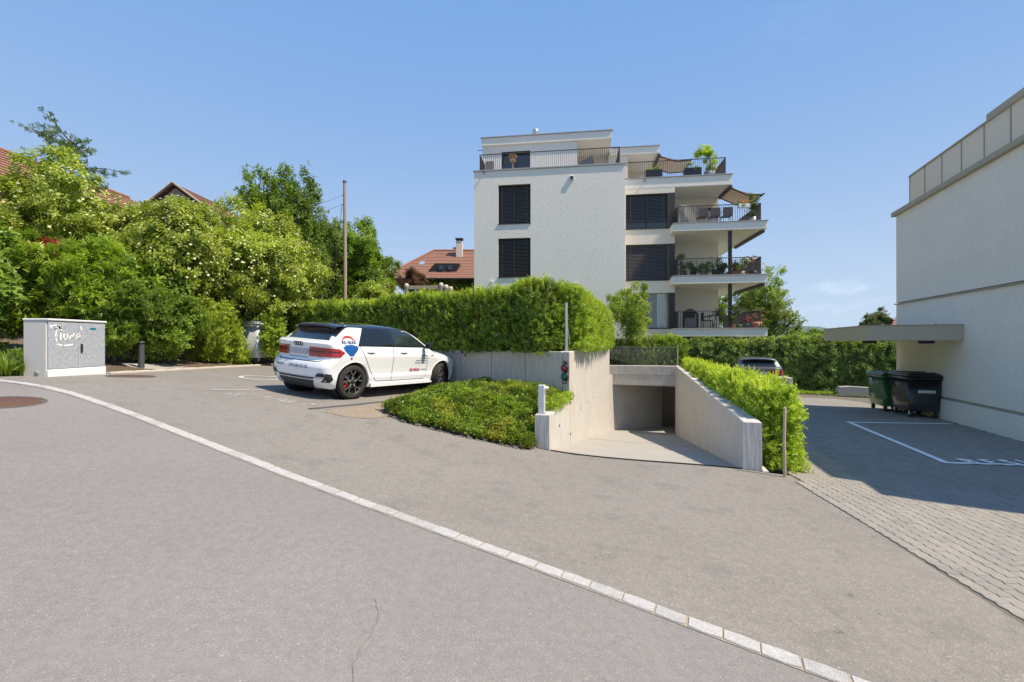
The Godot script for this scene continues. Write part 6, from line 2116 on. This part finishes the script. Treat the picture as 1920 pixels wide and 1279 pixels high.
func make_hedges() -> void:
	# on the retaining wall, then back along the ramp
	hedge("tall clipped green hedge on the grey retaining wall behind the white car", V2([[0.86, 9.95], [-0.9, 11.28], [-3.4, 13.15], [-6.0, 15.1], [-8.2, 16.75]]), func(_x: float, _z: float) -> float: return -0.25, func(x: float, _z: float) -> float: return 1.12 + 0.06 * sin(x * 1.7) + 0.04 * smoothstep(-1.5, 0.5, x), 0.36, 330.0, HEDGE, FRESH, 201)
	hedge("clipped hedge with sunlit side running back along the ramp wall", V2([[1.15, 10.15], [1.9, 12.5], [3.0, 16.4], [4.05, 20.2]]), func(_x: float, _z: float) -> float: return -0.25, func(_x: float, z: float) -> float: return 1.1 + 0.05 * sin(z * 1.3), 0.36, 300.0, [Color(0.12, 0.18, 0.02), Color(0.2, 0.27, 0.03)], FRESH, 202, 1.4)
	# between the ramp and the paved drive
	var near := ramp(0.35, RW + 0.54)
	var mid := ramp(5.0, RW + 0.54)
	var far := ramp(RL - 0.4, RW + 0.54)
	hedge("bright yellow-green low hedge between the garage ramp and the paved drive", [near, mid, far], func(x: float, z: float) -> float: return G(x, z) - 0.02 if z < 9 else -2.05, func(x: float, z: float) -> float: return -0.78 - 0.012 * (z - 6.5) + 0.05 * sin(z * 2.3 + x), 0.23, 470.0, [Color(0.17, 0.24, 0.024), Color(0.26, 0.33, 0.034)], [Color(0.3, 0.37, 0.04), Color(0.39, 0.45, 0.06)], 203, 1.3, "small", 0.95, 0.09)
	# behind the garage mouth, and the long far hedge
	hedge("dark green hedge behind the fence on the garage lintel", V2([[4.6, 22.2], [6.4, 21.7], [8.0, 21.3]]), func(_x: float, _z: float) -> float: return -1.2, func(x: float, _z: float) -> float: return 0.03 + 0.08 * sin(x * 2.0), 0.4, 170.0, HEDGE, FRESH, 204, 0.8, "small", 1.2)
	hedge("long wide-leaved hedge closing off the far end of the paved drive", V2([[8.1, 24.6], [10.4, 24.0], [13.5, 22.9], [16.5, 21.8], [19.0, 20.9]]), func(_x: float, _z: float) -> float: return -2.5, func(x: float, _z: float) -> float: return 0.03 + 0.05 * sin(x * 1.4), 0.55, 120.0, [Color(0.1, 0.155, 0.04), Color(0.19, 0.25, 0.075)], [Color(0.22, 0.27, 0.05), Color(0.28, 0.33, 0.07)], 205, 0.8, "broad", 1.05, 0.16)
	rng.seed = 88
	var gs := []
	for i in 900:
		var k := rng.randf()
		var p := Vector2(11.5, 22.6).lerp(Vector2(17.6, 20.4), k) + Vector2(rng.randf_range(-0.3, 0.3), rng.randf_range(-0.7, 0.2))
		gs.append([v(p.x, -2.42, p.y), Vector3(rng.randfn() * 0.3, 1, rng.randfn() * 0.3), rng.randf_range(0.6, 1.3), tint([Color(0.1, 0.16, 0.02), Color(0.24, 0.3, 0.04)])])
	var g := spread(self, "grass_strip", "ground", gs)
	tag(g, "low green ground cover along the foot of the far hedge", "ground cover")

func bed_y(x: float, z: float) -> float:
	var front := 7.18 + 0.6 * clampf((-1.2 - x) / 1.0, 0.0, 1.0)
	var k := clampf((z - front) / 1.7, 0.0, 1.0)
	return lerpf(G(x, z) + 0.03, maxf(G(x, z) + 0.05, -1.08), smoothstep(0.0, 1.0, k))

func make_bed() -> void:
	var poly := P([[-2.22, 7.8], [-1.75, 7.4], [-1.2, 7.28], [-0.68, 7.21], [-0.17, 7.19], [0.3, 7.17], [0.37, 7.36], [0.95, 9.42], [0.6, 9.66], [-0.95, 10.85], [-1.25, 10.3], [-1.7, 9.2], [-2.05, 8.4]])
	ground_piece("bed_soil", sheet(poly, 0.25, bed_y), M.soil)
	rng.seed = 301
	var n1 := noise(FastNoiseLite.TYPE_SIMPLEX, 0.7, 3, 5)
	var spots := []
	for i in 9500:
		var p := Vector2(rng.randf_range(-2.35, 1.1), rng.randf_range(7.1, 10.9))
		var inside := Geometry2D.is_point_in_polygon(p, poly)
		if not inside:
			continue
		var e := 9.0
		for k in poly.size():
			e = minf(e, p.distance_to(Geometry2D.get_closest_point_to_segment(p, poly[k], poly[(k + 1) % poly.size()])))
		var hh := clampf(0.03 + e * 0.3, 0.0, 0.13) * (1.0 + 0.8 * n1.get_noise_2d(p.x * 1.5, p.y * 1.5))
		var y := bed_y(p.x, p.y) + hh * pow(rng.randf(), 0.35)
		var c := tint([Color(0.1, 0.155, 0.025), Color(0.2, 0.26, 0.035)]) * (0.85 + 0.5 * n1.get_noise_2d(p.x * 2.2 + 40.0, p.y * 2.2))
		if n1.get_noise_2d(p.x * 1.1 - 30.0, p.y * 1.1) > 0.32:
			c = c.lerp(Color(0.3, 0.29, 0.05), 0.45)
		spots.append([v(p.x, y, p.y), Vector3(rng.randfn() * 0.5, 1.0, rng.randfn() * 0.5), rng.randf_range(0.8, 1.35), c])
	# trailing over the low wall
	for i in 260:
		var p := ramp(rng.randf_range(0.5, 2.3), rng.randf_range(-0.3, 0.04))
		spots.append([v(p.x, -1.18 + rng.randf_range(-0.05, 0.1), p.y), Vector3(rng.randfn() * 0.5 + 0.3, 1.0, rng.randfn() * 0.5), rng.randf_range(0.8, 1.2), tint([Color(0.14, 0.21, 0.025), Color(0.25, 0.32, 0.04)])])
	var g := spread(self, "ground_cover", "ground", spots)
	tag(g, "dense low green ground cover filling the bed beside the garage ramp", "ground cover")
	# cobble edging
	var row := Node3D.new()
	row.name = "bed_edging"
	row.set_meta("kind", "structure")
	add_child(row)
	var c := Curve2D.new()
	for q in V2([[-2.25, 7.78], [-1.75, 7.38], [-1.2, 7.26], [-0.68, 7.19], [-0.17, 7.17], [0.34, 7.14]]):
		c.add_point(q)
	var k := 0.05
	var kinds := []
	for i in 4:
		kinds.append(Shape.new().box(Vector3(-0.052, -0.06, -0.05 - 0.006 * i), Vector3(0.05 + 0.004 * i, 0.02, 0.05), 0.012 + 0.003 * i).mesh())
	while k < c.get_baked_length() - 0.05:
		var p := c.sample_baked(k)
		var d := c.sample_baked(k + 0.05) - c.sample_baked(k - 0.05)
		part("cobble", kinds[rng.randi() % 4], M.granite_dark, row, Transform3D(lie(p.x, p.y) * Basis(Vector3.UP, d.angle() + rng.randf_range(-0.08, 0.08)), v(p.x, G(p.x, p.y) + rng.randf_range(-0.01, 0.012), p.y)))
		k += rng.randf_range(0.108, 0.13)

func blossoms(t: Node3D, lobes: Array, n: int, s: int) -> void:
	rng.seed = s
	var spots := []
	for i in n:
		var l: Array = lobes[rng.randi() % lobes.size()]
		var d := Vector3(rng.randfn(), rng.randfn() * 0.7 + 0.25, rng.randfn()).normalized()
		spots.append([l[0] + d * l[1] * rng.randf_range(0.9, 1.1), d * 0.8 + Vector3.UP * 0.5 + Vector3(0.15, 0, 0.3), rng.randf_range(0.55, 1.05), tint([Color(0.42, 0.46, 0.16), Color(0.68, 0.69, 0.4)])])
	spread(t, "blossom", "flower", spots)

func lobed(c: Vector3, r: Vector3, n: int, s: int) -> Array:   # a heap of lobes filling an ellipsoid
	rng.seed = s
	var a := []
	for i in n:
		var d := Vector3(rng.randf_range(-1, 1), rng.randf_range(-0.9, 1.0), rng.randf_range(-1, 1))
		if d.length() > 1.0:
			d = d.normalized()
		var k := rng.randf_range(0.34, 0.5)
		a.append([c + d * r * 0.68, r * k])
	a.append([c, r * 0.62])
	return a

func make_plants() -> void:
	var dog := [Color(0.155, 0.2, 0.032), Color(0.26, 0.3, 0.058)]
	var green := [Color(0.075, 0.13, 0.017), Color(0.16, 0.225, 0.028)]
	var bright := [Color(0.12, 0.19, 0.018), Color(0.22, 0.29, 0.03)]
	var grp := "shrubs on the bank"
	# [name, label, x, z, ground y, centre y, radii, sprigs, kind, size, palette, seed, lobes, blossoms]
	var list := [
		["dogwood_tree", "large dogwood with cream blossom filling the left picture edge", -12.4, 12.6, 0.2, 2.6, Vector3(2.6, 2.3, 1.9), 7000, "broad", 1.05, dog, 1, 14, 1300],
		["dogwood_tree", "dogwood with cream blossom under the long red roof", -10.0, 13.6, 0.1, 2.3, Vector3(2.2, 2.2, 1.8), 6000, "broad", 1.05, dog, 2, 12, 1200],
		["dogwood_tree", "wide dogwood with tiered cream blossom in the middle of the bank", -9.3, 15.8, 0.0, 2.25, Vector3(2.5, 2.65, 1.9), 7000, "broad", 1.05, dog, 3, 14, 1300],
		["dogwood_tree", "yellowish dogwood with sparse blossom beside the tall trees", -8.7, 17.3, 0.1, 2.4, Vector3(1.55, 2.4, 1.5), 3600, "broad", 1.05, [Color(0.16, 0.21, 0.03), Color(0.24, 0.29, 0.05)], 4, 10, 260],
		["dogwood_tree", "rounded dogwood under the dark gable, between the two big dogwoods", -11.0, 14.8, 0.1, 2.75, Vector3(1.7, 2.1, 1.2), 3200, "broad", 1.05, dog, 30, 9, 420],
		["laurel_shrub", "glossy bright green shrub above the electrical cabinet", -10.2, 10.5, -0.3, 1.0, Vector3(1.5, 1.5, 1.2), 3600, "lance", 1.0, bright, 5, 10, 0],
		["laurel_shrub", "glossy green shrub between cabinet and bollard", -9.25, 10.6, -0.5, 0.55, Vector3(0.95, 1.05, 0.8), 2400, "lance", 0.85, green, 6, 8, 0],
		["laurel_shrub", "dense green shrub right of the bollard", -8.95, 11.7, -0.55, 0.35, Vector3(0.8, 0.95, 0.9), 2300, "small", 1.5, green, 7, 8, 0],
		["maple_shrub", "dark green maple-leaved shrub at the left edge behind the cabinet", -11.0, 9.4, -0.3, 0.9, Vector3(0.95, 1.7, 0.8), 2000, "broad", 1.3, green, 8, 8, 0],
		["willow_shrub", "light feathery green shrub beside the grey waste container", -8.95, 13.3, -0.6, 0.35, Vector3(0.75, 1.0, 0.85), 2300, "small", 1.5, [Color(0.16, 0.22, 0.025), Color(0.27, 0.33, 0.04)], 9, 8, 0],
		["willow_shrub", "light feathery green shrub left of the grey waste container", -8.72, 14.1, -0.65, 0.15, Vector3(0.42, 0.85, 0.45), 1400, "small", 1.4, [Color(0.17, 0.23, 0.025), Color(0.27, 0.33, 0.04)], 10, 7, 0],
		["willow_shrub", "light green shrub standing right before the waste container", -7.75, 14.75, -0.75, 0.15, Vector3(0.3, 0.85, 0.3), 1200, "small", 1.3, [Color(0.15, 0.21, 0.025), Color(0.25, 0.31, 0.04)], 11, 7, 0],
		["birch_tree", "tall slender birch with a pointed top, leftmost of the trees", -9.4, 17.6, 0.0, 3.7, Vector3(1.35, 3.5, 1.2), 5200, "birch", 1.25, green, 12, 12, 0],
		["birch_tree", "tall birch in the middle of the tree group", -8.75, 18.3, 0.0, 3.7, Vector3(1.3, 3.4, 1.1), 5200, "birch", 1.25, [Color(0.06, 0.11, 0.018), Color(0.14, 0.19, 0.03)], 13, 12, 0],
		["birch_tree", "birch with light loose crown beside the utility pole", -8.7, 20.6, 0.0, 3.6, Vector3(1.4, 2.9, 1.0), 4800, "birch", 1.25, [Color(0.08, 0.13, 0.03), Color(0.17, 0.22, 0.05)], 14, 11, 0],
		["maple_tree", "dark green maple reaching past the right side of the pole", -7.6, 22.0, 0.2, 3.5, Vector3(1.5, 3.0, 1.3), 4200, "broad", 1.3, green, 15, 11, 0],
		["maple_tree", "round green tree at the right end of the tree group", -6.9, 22.8, 0.2, 2.6, Vector3(1.4, 2.1, 1.2), 3400, "broad", 1.2, green, 16, 10, 0],
		["elder_bush", "pale flowering bush behind the hedge near the pole", -6.2, 20.0, 0.0, 1.7, Vector3(1.2, 1.2, 0.8), 1500, "broad", 1.1, dog, 17, 7, 120],
		["hazel_bush", "leafy understorey bush in the shade below the birches", -9.6, 16.9, -0.4, 0.9, Vector3(1.2, 1.4, 0.7), 1500, "broad", 1.4, green, 18, 8, 0],
		["hazel_bush", "leafy bush in the shade above the grey waste container", -8.6, 17.6, -0.4, 0.8, Vector3(1.1, 1.3, 0.7), 1400, "broad", 1.4, green, 19, 8, 0],
		["hazel_bush", "big-leaved bush behind the glossy shrub on the bank", -10.2, 11.9, -0.2, 0.9, Vector3(1.7, 1.5, 0.9), 2000, "broad", 1.4, green, 20, 9, 0],
		["ramp_shrub", "loose light green shrub at the far end of the garage ramp", 5.65, 21.8, -1.1, 1.15, Vector3(1.25, 1.85, 0.9), 2500, "birch", 1.1, [Color(0.13, 0.19, 0.035), Color(0.25, 0.31, 0.06)], 21, 10, 0],
		["garden_tree", "airy light green tree behind the balconies at right", 17.0, 31.0, -2.4, 1.9, Vector3(2.5, 3.1, 2.2), 4200, "birch", 1.6, [Color(0.12, 0.17, 0.04), Color(0.22, 0.27, 0.07)], 22, 13, 0],
		["garden_tree", "dark green tree seen under the balconies", 14.8, 35.0, -2.4, 1.6, Vector3(2.2, 3.0, 2.0), 2600, "broad", 1.6, green, 23, 10, 0],
		["pine_tree", "grey-green pine standing alone beyond the canopy", 48.6, 60.0, -5.0, 2.2, Vector3(2.3, 2.6, 2.3), 2600, "birch", 2.6, [Color(0.06, 0.075, 0.03), Color(0.12, 0.13, 0.06)], 24, 10, 0],
		["far_tree", "distant dark tree left of the pine beyond the hedge", 52.0, 72.0, -7.0, -0.4, Vector3(4.5, 2.6, 3.0), 1700, "broad", 3.4, green, 25, 9, 0],
		["far_tree", "hazy distant tree nearest the balconies beyond the hedge", 69.0, 110.0, -10.0, -1.0, Vector3(6.0, 3.8, 4.0), 1500, "broad", 5.0, green, 26, 9, 0],
		["far_tree", "hazy distant tree in the gap beyond the far hedge", 84.0, 122.0, -10.0, -1.2, Vector3(6.0, 4.0, 4.0), 1500, "broad", 5.0, green, 27, 9, 0],
		["plum_shrub", "brown leafed bush before the old hipped-roof house", -5.4, 26.0, 0.0, 3.35, Vector3(1.1, 0.95, 0.8), 900, "birch", 1.1, [Color(0.09, 0.045, 0.035), Color(0.15, 0.085, 0.06)], 28, 7, 0],
		["photinia_shrub", "shrub with dark red young leaves among the dogwoods at left", -10.35, 10.15, 0.8, 2.0, Vector3(0.5, 0.36, 0.4), 330, "lance", 0.9, [Color(0.16, 0.03, 0.02), Color(0.28, 0.07, 0.04)], 29, 5, 0],
	]
	for q in list:
		var foot := v(q[2], q[4], q[3])
		var lobes := lobed(Vector3(0, q[5] - q[4], 0), q[6], q[12], q[11] * 7)
		var o := tree(q[0], q[1], "tree" if q[0].ends_with("_tree") else "shrub", foot, q[5] + q[6].y - q[4], lobes, q[7], q[8], q[9], q[10], q[11] * 13, grp if q[11] < 21 or q[11] == 30 else "")
		if q[13]:
			blossoms(o, lobes, q[13], q[11] * 17)
	# feathery dark tree top standing above the shrubs
	var fr := thing("locust_tree", "feathery dark green tree top rising over the red roof", "tree", v(-13.6, 0.75, 14.0))
	part("trunk", Shape.new().tube([Vector3(0, -0.5, 0), Vector3(0.1, 3.0, 0), Vector3(0, 5.6, 0)], [0.09, 0.07, 0.02], 8), M.bark, fr)
	rng.seed = 401
	var sp := []
	for i in 24:
		var a := rng.randf() * TAU
		var d := Vector3(cos(a), rng.randf_range(0.05, 0.75), sin(a)).normalized()
		var from := Vector3(0, rng.randf_range(3.6, 5.4), 0)
		var ln := rng.randf_range(0.7, 1.5)
		part("limb", Shape.new().tube([from, from + d * ln * 0.6 + Vector3(0, 0.08, 0), from + d * ln], [0.02, 0.012, 0.005], 5), M.bark, fr)
		for k in 20:
			var u := rng.randf_range(0.25, 1.0)
			sp.append([from + d * ln * u + Vector3(rng.randfn(), rng.randfn() * 0.4, rng.randfn()) * 0.09, d + Vector3(rng.randfn(), rng.randfn() * 0.3, rng.randfn()) * 0.6, rng.randf_range(0.55, 0.9), tint([Color(0.05, 0.09, 0.025), Color(0.1, 0.155, 0.04)])])
	spread(fr, "crown", "lance", sp)
	# ivy on the old house, orange blossom in the hedge, weeds beside the cabinet
	var iv := thing("wall_ivy", "yellow-green ivy covering the wall of the old hipped-roof house", "ivy", v(0, 0, 40.2))
	part("stem", Shape.new().tube([Vector3(-4, -1, -0.2), Vector3(-4.2, 3, -0.15), Vector3(-5, 5.2, -0.15)], [0.08, 0.06, 0.03], 6), M.bark, iv)
	crown(iv, "foliage", [[Vector3(-3.6, 4.1, 0), Vector3(5.2, 1.2, 0.4)], [Vector3(-7, 4.6, 0), Vector3(2.4, 0.7, 0.4)]], 2600, "broad", 2.0, [Color(0.1, 0.14, 0.015), Color(0.26, 0.28, 0.03)], 411)
	for q in [[-0.86, 0.56, 10.9, "lone orange blossom high in the hedge on the wall"], [-0.37, 0.1, 10.53, "left of the two low orange blossoms in the hedge"], [0.07, 0.05, 10.2, "right of the two low orange blossoms in the hedge"]]:
		var fl := thing("orange_blossom", q[3], "flower", v(q[0], q[1], q[2]))
		part("stem", rod(Vector3(0, -0.1, -0.2), Vector3(0, 0, 0), 0.004, 5), M.bark, fl)
		crown(fl, "petals", [[Vector3.ZERO, Vector3(0.09, 0.06, 0.05)]], 26, "flower", 0.7, [Color(0.7, 0.12, 0.03), Color(0.75, 0.2, 0.06)], int(q[2] * 100.0))
	rng.seed = 421
	var wd := []
	for i in 700:
		var p := Vector2(rng.randf_range(-9.6, -8.45), rng.randf_range(7.6, 8.9))
		if p.y < 7.55 + (-8.4 - p.x) * 0.35:
			continue
		wd.append([v(p.x, -0.6 + rng.randf() * 0.12 + maxf(0.0, p.y - 8.2) * 0.25, p.y), Vector3(rng.randfn() * 0.3, 1, rng.randfn() * 0.3), rng.randf_range(0.7, 1.4), tint([Color(0.08, 0.14, 0.02), Color(0.17, 0.23, 0.04)])])
	var g := spread(self, "weeds", "blade", wd)
	tag(g, "tuft of grass and weeds left of the electrical cabinet", "weeds")
	wd = []
	for i in 500:
		var p := Vector2(rng.randf_range(-9.6, -8.5), rng.randf_range(7.9, 9.1))
		wd.append([v(p.x, -0.58 + rng.randf() * 0.35 * clampf(p.y - 7.8, 0.2, 1.0), p.y), Vector3(rng.randfn() * 0.5, 1, rng.randfn() * 0.5), rng.randf_range(1.0, 1.8), tint([Color(0.06, 0.12, 0.02), Color(0.14, 0.2, 0.03)])])
	g = spread(self, "leafy_weeds", "ground", wd)
	tag(g, "leafy weeds growing up beside the cabinet's left side", "weeds")

# ------------------------------------------------------------------ the far country
func make_far() -> void:
	var n := noise(FastNoiseLite.TYPE_SIMPLEX, 0.9, 4, 6)
	for q in [[5200.0, 210.0, 30.0, "hills"], [3800.0, 60.0, 20.0, "hills"]]:
		var s := Shape.new()
		s.soft(true)
		for i in 60:
			var a0 := -7000.0 + i * 14000.0 / 60.0
			var a1 := -7000.0 + (i + 1) * 14000.0 / 60.0
			var h0: float = q[1] * (0.72 + 0.4 * n.get_noise_1d(a0 * 0.0011 + q[0]))
			var h1: float = q[1] * (0.72 + 0.4 * n.get_noise_1d(a1 * 0.0011 + q[0]))
			s.face([v(a0, -60, q[0] - 600), v(a1, -60, q[0] - 600), v(a1, h1, q[0]), v(a0, h0, q[0])], v(0, -500, q[0] + 900))
			s.face([v(a0, h0, q[0]), v(a1, h1, q[0]), v(a1, -60, q[0] + 900), v(a0, -60, q[0] + 900)], v(0, -500, q[0]))
		ground_piece(q[3], s, mat(0.05, 0.075, 0.05, 1.0))
	var m := thing("lattice_mast", "thin distant mast on the horizon left of the pine", "mast", v(143.0, -8.0, 210.0))
	part("mast", Shape.new().tube([Vector3(0, 0, 0), Vector3(0, 12.5, 0)], [0.3, 0.08], 4), M.steel, m)
	part("cross_arm", rod(Vector3(-1.2, 9.5, 0), Vector3(1.2, 9.5, 0), 0.12, 4), M.steel, m)

func _ready() -> void:
	rng.seed = 1
	make_light()
	make_materials()
	make_ground()
	make_garage()
	make_block()
	make_right_building()
	make_houses()
	make_far()
	make_cars()
	make_street_things()
	make_hedges()
	make_bed()
	make_plants()
	make_balcony_things()
